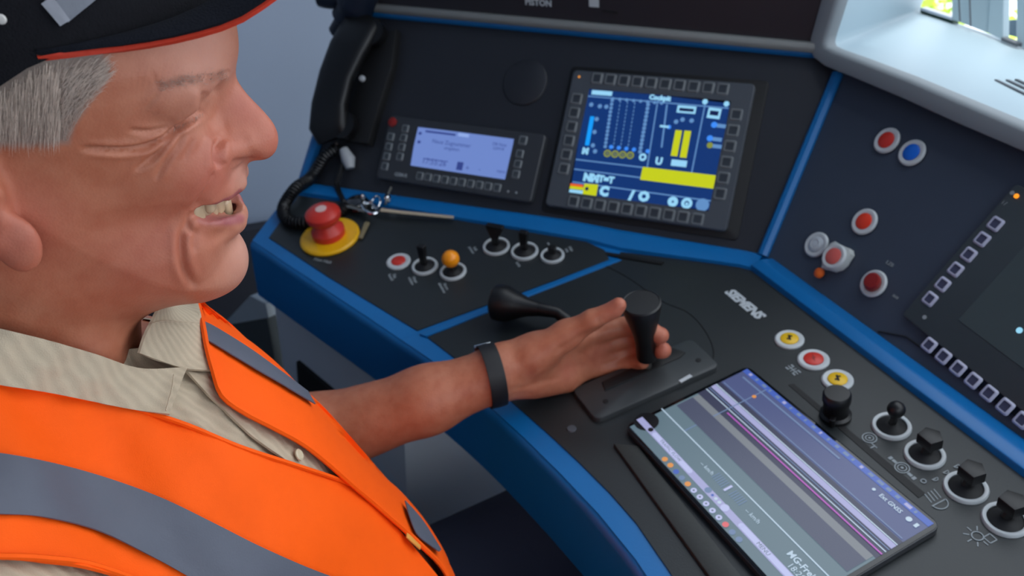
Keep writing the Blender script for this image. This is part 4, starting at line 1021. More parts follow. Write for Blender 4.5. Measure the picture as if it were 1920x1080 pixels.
# round off the back of the head
bk = np.where(G[1] < -.05, (np.sqrt(((G[1]+.05)/.100)**2+(S_/.086)**2)-1)*.086, -1).astype(np.float32)
HF.phi[sl] = np.maximum(HF.phi[sl], np.broadcast_to(bk, HF.phi[sl].shape))
def Sp(P, into=0., s_hint=None):
    """point of the present head surface seen at a pixel (head frame), moved inwards along the normal"""
    r = ray(P); o = CAM-H0; ol = np.array([XS+o.dot(SD), o.dot(FD), o.z]); rl = np.array([r.dot(SD), r.dot(FD), r.z]); L = np.linalg.norm(rl); t = .36; best = (9, None)
    while t < .75:
        q = ol+rl*t
        if np.any(q < HF.lo+HF.h) or np.any(q > HF.lo+HF.h*(HF.n-2)): t += .004; continue
        d = HF.at(q)
        if d < best[0]: best = (d, q)
        if d < .0003: break
        t += max(.0005, d*.7/L)
    q = best[1]; return q-HF.grad(q, .003)*into
def both(fn):
    for sg in (1, -1): fn(lambda p: (XS+sg*(p[0]-XS), p[1], p[2]))
def bump(P, into, R, k, sub=False):
    p = Sp(P, into); both(lambda m: HF.ellipsoid(m(p), R, k, sub))
def chain(pts, into, rad, k, sub=False):
    Q = [Sp(P, into) for P in pts]; n = len(Q); rad = rad if isinstance(rad, (list, tuple)) else [rad]*n
    both(lambda m: [HF.capsule(m(Q[i]), m(Q[i+1]), rad[i], rad[i+1], k, sub) for i in range(n-1)])
# cheeks, jaw, chin
bump((372, 312), .012, (.018, .020, .020), .016)
bump((300, 318), .014, (.018, .026, .020), .018)
bump((290, 485), .018, (.020, .036, .026), .02)
# brow, socket, closed lid
chain([(412, 144), (385, 150), (335, 165), (305, 178)], .0055, [.0050, .0074, .0074, .006], .007)
bump((396, 194), -.0005, (.0115, .0105, .0135), .008, True)
chain([(368, 188), (345, 192), (316, 197)], .0080, [.0105, .0122, .0112], .0045)
chain([(385, 222), (350, 250), (318, 272)], .0055, [.004, .0062, .0062], .006)
# nose wing with nostril
chain([(458, 276), (442, 283), (427, 289)], .0060, [.0074, .0098, .0092], .0035)
chain([(470, 300), (440, 306)], -.001, [.0026, .0030], .002, True)
# lips
chain([(455, 347), (425, 366), (400, 380), (372, 396)], .0030, [.0048, .0050, .0045, .0030], .004)
chain([(447, 412), (425, 416), (400, 416), (374, 413)], .0035, [.0082, .0084, .0072, .0042], .0045)
# mouth opening
TEETH = [Sp(P, .0055) for P in ((437, 378), (427, 382), (416, 386), (404, 391), (393, 396), (383, 401))]
chain([(438, 382), (425, 386), (408, 391), (390, 398), (370, 406)], -.0005, [.0056, .0060, .0060, .0052, .0030], .0012, True)
chain([(436, 382), (420, 388), (400, 396)], .006, [.005, .0055, .0045], .001, True)
# cranium (under the cap), neck
HF.ellipsoid((XS, -.060, 1.238), (.0745, .100, .082), .02)
HF.capsule((XS, -.080, 1.15), (XS, -.118, .985), .058, .062, .036)
HF.capsule((XS+.03, -.060, 1.06), (XS+.01, -.062, .985), .020, .016, .02); HF.capsule((XS-.03, -.060, 1.06), (XS-.01, -.062, .985), .020, .016, .02)
HF.ellipsoid((XS, -.050, 1.045), (.012, .010, .014), .016)
# ear: rim, bowl and lobe on each side
for sg in (1, -1):
    ec = Hp((-66, 384), .078); Q = lambda dy, dz, ds=0: (XS+sg*(.0745+ds), ec.y+dy, ec.z+dz)
    HF.ellipsoid(Q(0, .004, 0), (.0075, .0175, .0300), .005)
    ring = [(math.cos(t)*.0165-.002, math.sin(t)*.0285+.006) for t in [k*2*math.pi/14 for k in range(15)]]
    for (y0, z0), (y1, z1) in zip(ring, ring[1:]): HF.capsule(Q(y0, z0, .006), Q(y1, z1, .006), .0036, k=.003)
    HF.ellipsoid(Q(.004, .000, .007), (.006, .0085, .0125), .003, True)
    HF.ellipsoid(Q(.0165, -.0215, .0035), (.0054, .0105, .0150), .006)
HV, HFq = HF.mesh()
# cut the neck open below the collar so nothing shows there, keep it inside the shirt
HV = laplacian(HV, HFq, 3, .4)
HN = vnormals(HV, HFq)
# wrinkles and folds, carved where the photograph shows them (mirrored to the other side)
mir = HV.copy(); mir[:, 0] = XS+np.abs(HV[:, 0]-XS); hp = npx(head_world(mir))
side = np.clip((np.abs(HV[:, 0]-XS)-.006)/.01, 0, 1)
disp = np.zeros(len(HV))
WR = [  # polyline in pixels, depth mm, half width px, side lip
    ([(382, 209), (362, 220), (345, 232), (325, 243), (300, 262), (270, 275), (225, 281), (150, 278)], 3.4, 5),
    ([(384, 208), (366, 218), (348, 230), (328, 242)], 2.2, 6),
    ([(340, 238), (318, 262), (285, 295), (250, 322)], 1.9, 5),
    ([(345, 248), (330, 275), (305, 312), (290, 340)], 1.4, 5),
    ([(318, 236), (285, 246), (240, 244)], 1.5, 4),
    ([(365, 258), (352, 280), (345, 300)], .6, 4),
    ([(270, 205), (285, 190), (298, 176)], .6, 4),
    ([(300, 170), (290, 150), (282, 130)], .4, 4),
    ([(410, 258), (407, 285), (409, 306), (416, 314)], 3.4, 7),
    ([(408, 312), (400, 340), (388, 362), (372, 384), (358, 402)], 2.2, 8),
    ([(360, 398), (352, 415), (356, 440)], 1.8, 6),
    ([(345, 415), (340, 450), (342, 490), (352, 518), (368, 538)], 2.6, 7),
    ([(368, 425), (362, 450), (364, 475)], .8, 6),
    ([(442, 430), (420, 436), (395, 440)], .8, 10),
    ([(385, 170), (382, 195), (372, 212)], 2.2, 7),
    ([(432, 134), (412, 141)], 1.0, 4),
    ([(415, 250), (440, 258), (470, 262)], .9, 10),
]
for pts, dep, wpx in WR:
    d, t = line_d(hp, [tuple(p) for p in spline([(*p, 0) for p in pts], 6)] if False else [(v.x, v.y) for v in spline([(*p, 0) for p in pts], 6)])
    env = np.clip(np.minimum(t, 1-t)*5, 0, 1)**.7
    disp -= dep*.001*env*np.exp(-(d/wpx)**2)*side
    disp += dep*.00035*env*np.exp(-((d-wpx*2.2)/(wpx*1.3))**2)*side
# fine creases on the forehead and beside the eye
rng = np.random.RandomState(3)
fm = np.exp(-((hp[:, 0]-300)/70)**2-((hp[:, 1]-130)/45)**2)
disp += fm*side*.00018*np.sin(hp[:, 0]*.55+2*np.sin(hp[:, 1]*.06)+hp[:, 1]*.18)
HV = HV+HN*disp[:, None]; HW = head_world(HV)
print('head', len(HV))
# masks for the skin colour: redder nose, cheek and ear, pale stubble chin
def blob(P, s, r):
    p = np.array(Hp(P, s)); return np.exp(-(((mir-p)/r)**2).sum(1))
red = .5*blob((505, 270), 0, .016)+.55*blob((390, 320), .035, .022)+.5*blob((470, 190), .008, .014)+.5*blob((20, 440), .078, .025)+.35*blob((300, 480), .05, .03)
lip = np.zeros(len(HV))
for pts, wpx in (([(450, 410), (430, 414), (405, 414), (378, 412)], 10), ([(449, 358), (430, 368), (400, 384), (375, 398)], 6)):
    d, t = line_d(hp, pts); lip = np.maximum(lip, np.exp(-(d/wpx)**4)*np.clip(1.3-t*.8, 0, 1))
lip *= (HV[:, 2] < 1.15) & (HV[:, 2] > 1.09) & (HV[:, 1] > -.02)
pale = .8*blob((450, 480), .0, .03)+.7*blob((440, 330), .01, .014)+.6*blob((370, 110), .03, .035)
from_hair = np.clip((poly_sd([(-160, 60), (60, 100), (190, 95), (205, 125), (198, 150), (165, 195), (138, 235), (128, 268), (60, 272), (-160, 272)], hp[:, 0], hp[:, 1])+8)/16, 0, 1)*(HV[:, 1] < .0)
from_hair = np.maximum(from_hair, np.clip((-.105-HV[:, 1])/.015, 0, 1)*np.clip((HV[:, 2]-1.12)/.02, 0, 1))
HCOL = np.stack([np.clip(red, 0, 1), np.clip(lip, 0, 1), np.clip(pale, 0, 1), np.clip(from_hair, 0, 1)], 1)
# ------------------------------------------------------------------ skin material
def skin_material():
    m = bpy.data.materials.new('skin'); m.use_nodes = True; nt = m.node_tree; L = nt.links; b = nt.nodes['Principled BSDF']; MATS['skin'] = m
    at = nt.nodes.new('ShaderNodeAttribute'); at.attribute_name = 'skin_mask'; sep = nt.nodes.new('ShaderNodeSeparateColor'); L.new(at.outputs['Color'], sep.inputs[0])
    tc = nt.nodes.new('ShaderNodeTexCoord'); n = nt.nodes.new('ShaderNodeTexNoise'); n.inputs['Scale'].default_value = 90; n.inputs['Detail'].default_value = 6; L.new(tc.outputs['Object'], n.inputs['Vector'])
    def mix(f, A, Bc):
        x = nt.nodes.new('ShaderNodeMix'); x.data_type = 'RGBA'
        if hasattr(f, 'links'): L.new(f, x.inputs[0])
        else: x.inputs[0].default_value = f
        if hasattr(A, 'links'): L.new(A, x.inputs[6])
        else: x.inputs[6].default_value = (*s2l(A), 1)
        if hasattr(Bc, 'links'): L.new(Bc, x.inputs[7])
        else: x.inputs[7].default_value = (*s2l(Bc), 1)
        return x.outputs[2]
    rm = nt.nodes.new('ShaderNodeMapRange'); rm.inputs[1].default_value = .34; rm.inputs[2].default_value = .66; L.new(n.outputs['Fac'], rm.inputs[0])
    c = mix(rm.outputs[0], (172, 102, 74), (184, 117, 88))
    n3 = nt.nodes.new('ShaderNodeTexNoise'); n3.inputs['Scale'].default_value = 22; n3.inputs['Detail'].default_value = 3; L.new(tc.outputs['Object'], n3.inputs['Vector'])
    rm3 = nt.nodes.new('ShaderNodeMapRange'); rm3.inputs[1].default_value = .45; rm3.inputs[2].default_value = .75; rm3.inputs[4].default_value = .18; L.new(n3.outputs['Fac'], rm3.inputs[0])
    c = mix(rm3.outputs[0], c, (170, 90, 66))
    c = mix(sep.outputs[2], c, (198, 146, 128)); c = mix(sep.outputs[0], c, (190, 104, 90)); c = mix(sep.outputs[1], c, (160, 90, 90))
    c = mix(at.outputs['Alpha'], c, (146, 130, 120))
    L.new(c, b.inputs['Base Color']); b.inputs['Roughness'].default_value = .48; b.inputs['Specular IOR Level'].default_value = .4
    b.inputs['Subsurface Weight'].default_value = .18; b.inputs['Subsurface Scale'].default_value = .004; b.inputs['Subsurface Radius'].default_value = (1, .4, .25)
    n2 = nt.nodes.new('ShaderNodeTexNoise'); n2.inputs['Scale'].default_value = 520; n2.inputs['Detail'].default_value = 3; L.new(tc.outputs['Object'], n2.inputs['Vector'])
    v = nt.nodes.new('ShaderNodeTexVoronoi'); v.inputs['Scale'].default_value = 700; L.new(tc.outputs['Object'], v.inputs['Vector'])
    ad = nt.nodes.new('ShaderNodeMath'); ad.operation = 'ADD'; L.new(n2.outputs['Fac'], ad.inputs[0]); L.new(v.outputs['Distance'], ad.inputs[1])
    bp = nt.nodes.new('ShaderNodeBump'); bp.inputs['Strength'].default_value = .16; bp.inputs['Distance'].default_value = .0006; L.new(ad.outputs[0], bp.inputs['Height']); L.new(bp.outputs[0], b.inputs['Normal'])
    return m
M_SKIN = skin_material()

# ------------------------------------------------------------------ cap
M_CAP = mat('cap_cloth', (20, 20, 24), .9, noise=.25, scale=250, bump=.5, bscale=900, spec=.15)
M_CAPB = mat('cap_brim_cloth', (20, 22, 29), .9, noise=.2, scale=250, bump=.5, bscale=900, spec=.15)
M_CAPR = mat('cap_red_edge', (186, 48, 22), .7, noise=.1, scale=200, bump=.3)
M_REFL = mat('reflective_tape', (100, 104, 114), .5, noise=.12, scale=160, bump=.2, spec=.6)
CA = (XS, -.058, 1.238); CR = (.0845, .1120, .100)       # crown ellipsoid
def crown_s(a, z):
    q = 1-((a-CA[1])/CR[1])**2-((z-CA[2])/CR[2])**2; return CR[0]*math.sqrt(max(q, 1e-4))
t1, t2 = Hp((74, 112), .079), Hp((-8, 165), .079)
zs = (t1.z-t2.z)/(t1.y-t2.y)                              # tilt of the lower edge
def z_band(a): return t1.z+zs*min(a-t1.y, .0)+.10*max(a-t1.y, 0)
def crown_pt(phi, k, off=0.):
    """phi 0 = wearer's right, 90 = front; k 0..1 from lower edge to the top"""
    rr = 1.0; a = CA[1]+CR[1]*math.sin(phi)*rr
    for _ in range(8):
        z = z_band(a); r = math.sqrt(max(.05, 1-((z-CA[2])/CR[2])**2)); a = CA[1]+CR[1]*r*math.sin(phi)
    z = z+(CA[2]+CR[2]-z)*k if k < 1 else CA[2]+CR[2]
    e0 = math.asin(max(-1, min(1, (z_band(a)-CA[2])/CR[2]))); e = e0+(math.pi/2-e0)*k
    c = math.cos(e); n = Vector((c*math.cos(phi)/CR[0], c*math.sin(phi)/CR[1], math.sin(e)/CR[2])).normalized()
    return Vector((CA[0]+CR[0]*c*math.cos(phi), CA[1]+CR[1]*c*math.sin(phi), CA[2]+CR[2]*math.sin(e)))+n*off
NPH = 72
rows = [[hw(crown_pt(2*math.pi*p/NPH, k/14)) for p in range(NPH)] for k in range(15)]
rows = [[hw(crown_pt(2*math.pi*p/NPH, 0, -.006)) for p in range(NPH)]]+rows
brim_px = [(74, 110), (150, 101), (250, 87), (330, 71), (400, 53), (450, 33), (500, 1), (530, -22), (560, -60)]
bx = [p[0] for p in brim_px]; by = [p[1] for p in brim_px]
AF = .118
def brim_edge(phi):
    s = .079*math.copysign(abs(math.cos(phi))**.62, math.cos(phi)); a = t1.y+(AF-t1.y)*math.sin(phi)**1.0
    z = t1.z
    for _ in range(30):
        px = project(hw((XS+abs(s), a, z))); e = px[1]-np.interp(px[0], bx, by); z += e*.0002
    return Vector((XS+s, a, z))
def brim_root(phi):
    p = crown_pt(phi, 0.0, .0005) if True else None
    ph0 = math.asin(max(-1, min(1, (t1.y-CA[1])/CR[1]))); f = ph0+(math.pi-2*ph0)*(phi/math.pi); return crown_pt(f, .02, .001)
NB = 40
edge = [brim_edge(math.pi*(i+.001)/NB*.9995) for i in range(NB+1)]; root = [brim_root(math.pi*i/NB) for i in range(NB+1)]
for i in range(NB//2): edge[NB-i] = Vector((2*XS-edge[i].x, edge[i].y, edge[i].z))
def brim_rows(dz, grow=0.):
    R = []
    for k in range(9):
        t = k/8; row = []
        for i in range(NB+1):
            p = root[i].lerp(edge[i], t*(1+grow)); p = p+Vector((0, 0, dz+.010*math.sin(math.pi*i/NB)*math.sin(math.pi*t*.5)*(1-t)*1.5)); row.append(hw(p))
        R.append(row)
    return R
# ------------------------------------------------------------------ hair
rs = random.Random(5)
def strand_bm(bm, P, r0):
    """thin tapering three sided strand"""
    n = len(P); V = []
    for i, p in enumerate(P):
        t = (P[min(i+1, n-1)]-P[max(i-1, 0)]).normalized(); a = t.orthogonal().normalized(); c = t.cross(a); r = r0*(1-.85*i/(n-1))
        V.append([bm.verts.new(p+(a*math.cos(q)+c*math.sin(q))*r) for q in (0, 2.094, 4.189)])
    for A, B in zip(V, V[1:]):
        for k in range(3): bm.faces.new((A[k], A[(k+1) % 3], B[(k+1) % 3], B[k]))
def flip_s(p): return Vector((2*XS-p[0], p[1], p[2]))
HAIRP = [(-150, 240), (-10, 172), (74, 118), (150, 108), (192, 104), (203, 128), (196, 152), (162, 198), (136, 240), (128, 266), (60, 270), (-150, 270)]
hairb = bmesh.new(); cnt = 0
def inpoly(P, poly):
    return poly_sd(poly, np.array([[float(P[0])]]), np.array([[float(P[1])]]))[0, 0] > 0
while cnt < 1700:
    P = (rs.uniform(-60, 200), rs.uniform(60, 262))
    if not inpoly(P, HAIRP): continue
    cnt += 1
    f = max(0., min(1., (P[0]-60)/120.)); ang = (-.05-.75*f*max(.15, 1-abs(P[1]-150)/120)+rs.gauss(0, .16)); ln = rs.uniform(34, 62)*(1-.25*f)
    d = (-math.sin(ang)*-1 if False else math.sin(ang)*-1, 1)
    # strands hang down at the back; near the front they fan forwards and up
    if f > .45: q = [(P[0]+math.sin(-ang)*ln*t*.9, P[1]-math.cos(ang)*ln*t*.75) for t in (0, .35, .7, 1)]
    else: q = [(P[0]-math.sin(ang)*ln*t*-.5, P[1]+ln*t) for t in (0, .35, .7, 1)]
    q = [(x, y+(rs.random()**2*14 if i == 3 else 0)) for i, (x, y) in enumerate(q)]
    if not inpoly((q[-1][0], q[-1][1]-rs.random()**2*14), [(-200, 260), (-10, 166), (74, 112), (150, 103), (228, 92), (232, 130), (205, 165), (172, 205), (146, 245), (136, 276), (-200, 282)]): continue
    lift = rs.uniform(.0012, .0042)
    pts = [Vector(Sp(x, -lift*(.35+.65*math.sin(2.2*i/3)))) for i, x in enumerate(q)]
    if max((pts[i+1]-pts[i]).length for i in range(3)) > .02: continue
    r0 = rs.uniform(.00010, .00020)
    strand_bm(hairb, [hw(p) for p in pts], r0); strand_bm(hairb, [hw(flip_s(p)) for p in pts], r0)
browb = bmesh.new()
for k in range(190):
    t = rs.random(); x = 425-125*t; y = 140+9*t*2.2+rs.gauss(0, 5.5)
    p = Vector(Sp((x, y), 0)); an = rs.gauss(2.7+.35*t, .6); q = []
    for i in range(4): q.append(Vector(Sp((x+math.cos(an+i*.35)*i*5.5, y+math.sin(an+i*.35)*i*3.2), -.0004-.0008*i)))
    if max((q[i+1]-q[i]).length for i in range(3)) > .01: continue
    r0 = rs.uniform(.00007, .00013)
    strand_bm(browb, [hw(v) for v in q], r0); strand_bm(browb, [hw(flip_s(v)) for v in q], r0)
for k in range(46):
    t = rs.random(); x, y = 380-55*t, 211+30*t+rs.gauss(0, 1.2); q = [Vector(Sp((x-1.5*i, y+(2.6+rs.random())*i), -.0003-.0004*i)) for i in range(4)]
    if max((q[i+1]-q[i]).length for i in range(3)) > .008: continue
    strand_bm(browb, [hw(v) for v in q], .00008); strand_bm(browb, [hw(flip_s(v)) for v in q], .00008)
M_HAIR = mat('grey_hair', (200, 182, 168), .55, noise=.25, scale=200)
M_BROW = mat('brow_hair', (176, 146, 132), .6, noise=.25, scale=300)
def add_head_parts(person):
    cap = empty('cap', hw((XS, -.058, 1.25)), 'black baseball cap with orange red brim edge', parent=person)
    cb = grid_mesh(rows, closed_u=True); bmesh.ops.remove_doubles(cb, verts=cb.verts[:], dist=.0003)
    obj('crown', cb, M_CAP, cap, world=True, sharp=80)
    b = grid_mesh(brim_rows(.0012)); obj('brim', solid(b, .0016), M_CAPB, cap, world=True, sharp=80)
    b = grid_mesh(brim_rows(-.0012, .006)); obj('brim_edge', solid(b, .0022), M_CAPR, cap, world=True, sharp=80)
    # reflective tape on the crown above the brim, with a folded end
    def on_crown(P, off):
        r = ray(P); o = CAM-H0; ol = Vector((XS+o.dot(SD), o.dot(FD), o.z)); rl = Vector((r.dot(SD), r.dot(FD), r.z)); t = .2
        while t < .7:
            q = ol+rl*t; f = sum(((q[i]-CA[i])/CR[i])**2 for i in range(3))-(1+off/.09)**2
            if f < 0: return hw(q)
            t += .0005
        return None
    def tape(A, B, n, m, off, name):
        R = []
        for i in range(n+1):
            a = Vector((*A[0], 0)).lerp(Vector((*A[1], 0)), i/n); c = Vector((*B[0], 0)).lerp(Vector((*B[1], 0)), i/n); row = []
            for k in range(5): q = a.lerp(c, k/4); row.append(on_crown((q.x, q.y), off))
            if all(v is not None for v in row): R.append(row)
        if len(R) > 1: return obj(name, solid(grid_mesh(R), .0006), m, cap, world=True, sharp=60)
    tape(((90, 22), (170, -90)), ((128, 42), (225, -38)), 10, M_REFL, .0012, 'reflective_tape')
    tape(((77, 7), (98, -8)), ((113, 49), (132, 38)), 4, mat('tape_end', (128, 130, 138), .5, noise=.1), .0024, 'tape_fold')
    p = on_crown((2, 36), .001)
    if p is not None: obj('button_stud', lathe([(0, 0), (.0022, 0), (.0018, .001), (0, .0014)], 12), mat('stud', (200, 196, 190), .5), cap, Matrix.Translation(p) @ SD.to_track_quat('Z', 'Y').to_matrix().to_4x4())
    obj('hair', hairb, M_HAIR, person, world=True, label='short grey hair at the temple')['kind'] = 'stuff'
    obj('eyebrow', browb, M_BROW, person, world=True)['kind'] = 'stuff'
    mt = mat('tooth', (190, 162, 130), .25, noise=.08, scale=200)
    for i, p in enumerate(TEETH):
        nxt = Vector(TEETH[min(i+1, len(TEETH)-1)])-Vector(TEETH[max(i-1, 0)]); d = hw(Vector(TEETH[i])+nxt)-hw(TEETH[i]); an = math.atan2(d.y, d.x)
        for q, an_ in ((Vector(p), an),):
            s = bmesh.new(); bmesh.ops.create_cube(s, size=1, matrix=Matrix.Diagonal((.0086, .0056, .0125, 1))); bevel(s, .0026, 3)
            obj('tooth', s, mt, person, Matrix.Translation(hw(q)+Vector((0, 0, -.0005))) @ Matrix.Rotation(an_, 4, 'Z'), sharp=80)
# ------------------------------------------------------------------ left arm and hand on the lever
AFd = Field((-.80, -.19, .66), (-.565, .53, .93), .0018)
def A3(P, X): return np.array(on_ray_at(P, X))
wri = A3((935, 700), -.652); mid = A3((800, 750), -.668); elb = A3((606, 816), -.705); shd = np.array((-.668, -.115, .858))
AFd.capsule(shd, elb+np.array((0, -.01, 0)), .046, .042)
AFd.capsule(elb, mid, .0425, .0325, .02); AFd.capsule(mid, wri, .0325, .0275, .02)
# flattened wrist and palm
def cap(P, X, Q, X2, r, r2=None, k=.008): AFd.capsule(A3(P, X), A3(Q, X2), r, r2, k)
cap((930, 690), -.652, (1005, 662), -.650, .0225, .0215, .012)
cap((935, 712), -.652, (1010, 700), -.652, .0220, .0205, .012)
# palm rays to the knuckles
KN = [((1078, 632), -.655), ((1086, 655), -.657), ((1084, 680), -.656), ((1070, 704), -.653)]
for (P, X), y0 in zip(KN, (664, 678, 694, 710)): cap((1000, y0), -.651, P, X, .0165, .0125, .012)
cap((985, 712), -.645, (1062, 712), -.645, .0165, .0130, .012)      # heel of the hand
cap((1000, 668), -.640, (1062, 628), -.634, .0185, .0150, .012)     # ball of the thumb
# thumb along the lever
cap((1062, 628), -.634, (1110, 600), -.622, .0140, .0105, .008); cap((1110, 600), -.622, (1152, 580), -.613, .0105, .0085, .004); cap((1152, 580), -.613, (1160, 572), -.611, .0085, .0078, .003)
# four fingers, behind the lever and round it
FG = [[((1120, 622), -.655), ((1168, 612), -.648), ((1208, 612), -.630), ((1222, 618), -.614)],
      [((1128, 645), -.657), ((1178, 634), -.650), ((1222, 628), -.629), ((1238, 629), -.608)],
      [((1126, 668), -.656), ((1178, 658), -.649), ((1224, 655), -.628), ((1243, 657), -.607)],
      [((1112, 692), -.652), ((1155, 684), -.646), ((1188, 680), -.634), ((1205, 680), -.620)]]
FR = [(.0115, .0102, .0096, .0088), (.0118, .0104, .0098, .0092), (.0114, .0100, .0096, .0090), (.0102, .0088, .0080, .0072)]
for (K, X0), f, r in zip(KN, FG, FR):
    P = [(K, X0)]+f; rr = (r[0]+.0008,)+r
    for i in range(4): AFd.capsule(A3(*P[i]), A3(*P[i+1]), rr[i], rr[i+1], .0025 if i else .008)
# creases of the palm
AV, AFq = AFd.mesh(); AV = laplacian(AV, AFq, 3, .4); AN = vnormals(AV, AFq); ap = npx(AV); ad = np.zeros(len(AV))
for pts, dep, wpx in (([(1035, 664), (1075, 640), (1108, 622), (1140, 612)], 1.6, 6), ([(950, 733), (985, 726), (1020, 715), (1060, 706)], 1.0, 5), ([(958, 742), (1000, 736)], .7, 4), ([(1120, 596), (1124, 606)], .7, 3), ([(1128, 592), (1132, 602)], .6, 3), ([(1075, 655), (1100, 668), (1118, 690)], .7, 4)):
    d, t = line_d(ap, pts); ad -= dep*.001*np.exp(-(d/wpx)**2)*np.clip(np.minimum(t, 1-t)*6, 0, 1)*(AN@np.array(-CF) > .1)
AV = AV+AN*ad[:, None]
# thumb nail dent and finger nails are turned away; reddish finger pads
ACOL = np.zeros((len(AV), 4)); 
for P, X in (((1240, 630), -.606), ((1245, 658), -.605), ((1155, 576), -.610), ((1060, 690), -.640), ((1120, 665), -.645)): ACOL[:, 0] += .35*np.exp(-(np.linalg.norm(AV-A3(P, X), axis=1)/.016)**2)
print('arm', len(AV))
def add_band(person):
    """wrist band: follows the arm's surface"""
    c = A3((922, 702), -.652); ax_ = (A3((1000, 680), -.651)-A3((860, 716), -.660)); ax_ /= np.linalg.norm(ax_)
    # ring leaning like in the photograph
    u = np.cross(ax_, np.array((0, 0, 1.))); u /= np.linalg.norm(u); v = np.cross(u, ax_)
    rows_ = []
    for k in range(48):
        t = 2*math.pi*k/48; d = u*math.cos(t)+v*math.sin(t); r = .012
        while r < .06 and AFd.at(c+d*r) < .0: r += .0004
        rows_.append((d, r))
    R = [r for d, r in rows_]; R = [sum(R[(k+j) % 48] for j in range(-3, 4))/7+.0004 for k in range(48)]
    M = []
    for off, w in ((.0003, -.0085), (.0020, -.0085), (.0024, 0), (.0020, .0085), (.0003, .0085)):
        M.append([Vector(c+rows_[k][0]*(R[k]+off)+ax_*(w)) for k in range(48)])
    bd = empty('wrist_band', Vector(c), 'black silicone wrist band with a bright buckle', parent=person)
    obj('strap', grid_mesh(M, closed_u=True), mat('band_rubber', (18, 18, 20), .55, noise=.1), bd, world=True, sharp=60)
    kt = min(range(48), key=lambda k: abs(project(Vector(c+rows_[k][0]*R[k]))[0]-897)+abs(project(Vector(c+rows_[k][0]*R[k]))[1]-658))
    d, r = rows_[kt][0], R[kt]; Z = Vector(d); X_ = Vector(ax_); Y_ = Z.cross(X_)
    Mx = Matrix(((X_.x, Y_.x, Z.x, 0), (X_.y, Y_.y, Z.y, 0), (X_.z, Y_.z, Z.z, 0), (0, 0, 0, 1))); Mx.translation = Vector(c)+Z*(r+.002)
    obj('buckle', box(.019, .013, .004, (0, 0, .001), .0012), M_CHROMEB, bd, Mx)
M_CHROMEB = mat('buckle_steel', (210, 216, 220), .15, metal=1)
# ------------------------------------------------------------------ torso form the clothes lie on
TF = Field((-.82, -.36, .40), (-.14, .30, 1.20), .006)
TF.ellipsoid((-.497, -.074, .861), (.163, .150, .180))
TF.ellipsoid((-.495, -.034, .690), (.185, .197, .215), .06)
TF.capsule((-.650, -.125, .850), (-.480, -.125, .905), .045, .052, .03); TF.capsule((-.480, -.120, .915), (-.300, -.120, .940), .055, .058, .05)
TF.capsule((-.44, -.13, 1.06), (-.32, -.13, .97), .036, .055, .04)
_n0, _n1 = hw((XS, -.080, 1.13)), hw((XS, -.118, .96))
TF.capsule(_n0, _n1, .058, .066, .03)
def cr2(P, n):
    """even Catmull-Rom resampling of a pixel polyline to n points"""
    q = spline([(*p, 0) for p in P], 10); d = [0]
    for a, b in zip(q, q[1:]): d.append(d[-1]+(b-a).length)
    return [(float(np.interp(d[-1]*k/(n-1), d, [v.x for v in q])), float(np.interp(d[-1]*k/(n-1), d, [v.y for v in q]))) for k in range(n)]
def patch(rows_px, offs, nu=40, nv=6, wrap=0, wrap_len=.02, wob=None):
    """cloth sheet: pixel rows laid on the torso form; offs per row (m); wrap continues the last row round the far side"""
    R = [cr2(r, nu) for r in rows_px]; out = []
    offs = offs if isinstance(offs, (list, tuple)) else [offs]*len(R); n = len(R)
    for i in range(n-1):
        for k in range(nv if i < n-2 else nv+1):
            t = k/nv
            j0, j3 = max(i-1, 0), min(i+2, n-1); row = []
            for u in range(nu):
                a = [Vector((*R[j][u], 0)) for j in (j0, i, i+1, j3)]
                q = .5*((2*a[1])+(a[2]-a[0])*t+(2*a[0]-5*a[1]+4*a[2]-a[3])*t*t+(3*a[1]-a[0]-3*a[2]+a[3])*t**3) if n > 2 else a[1].lerp(a[2], t)
                o = offs[i]+(offs[i+1]-offs[i])*t
                if wob: o += wob(q.x, q.y)
                p, hit = TF.march((q.x, q.y), o); row.append(p)
            out.append(row)
    for w in range(wrap):
        row = []
        for p in out[-1]:
            g = Vector(TF.grad(np.array(p), .01)); v = (p-CAM).normalized(); d = (v-g*v.dot(g)).normalized(); q = p+d*wrap_len
            for _ in range(4):
                g = Vector(TF.grad(np.array(q), .01)); q = q-g*(TF.at(np.array(q))-offs[-1])
            row.append(q)
        out.append(row)
    return out
def sheet(name, rows_, m, parent, t=.0016, label=None):
    b = grid_mesh(rows_)
    bmesh.ops.recalc_face_normals(b, faces=b.faces[:])
    f = max(b.faces, key=lambda f: f.calc_area())
    if sum((CAM-f.calc_center_median()).dot(f.normal) for f in list(b.faces)[::7]) < 0: bmesh.ops.reverse_faces(b, faces=b.faces[:])
    bmesh.ops.solidify(b, geom=b.faces[:], thickness=t)
    return obj(name, b, m, parent, world=True, sharp=70, label=label)
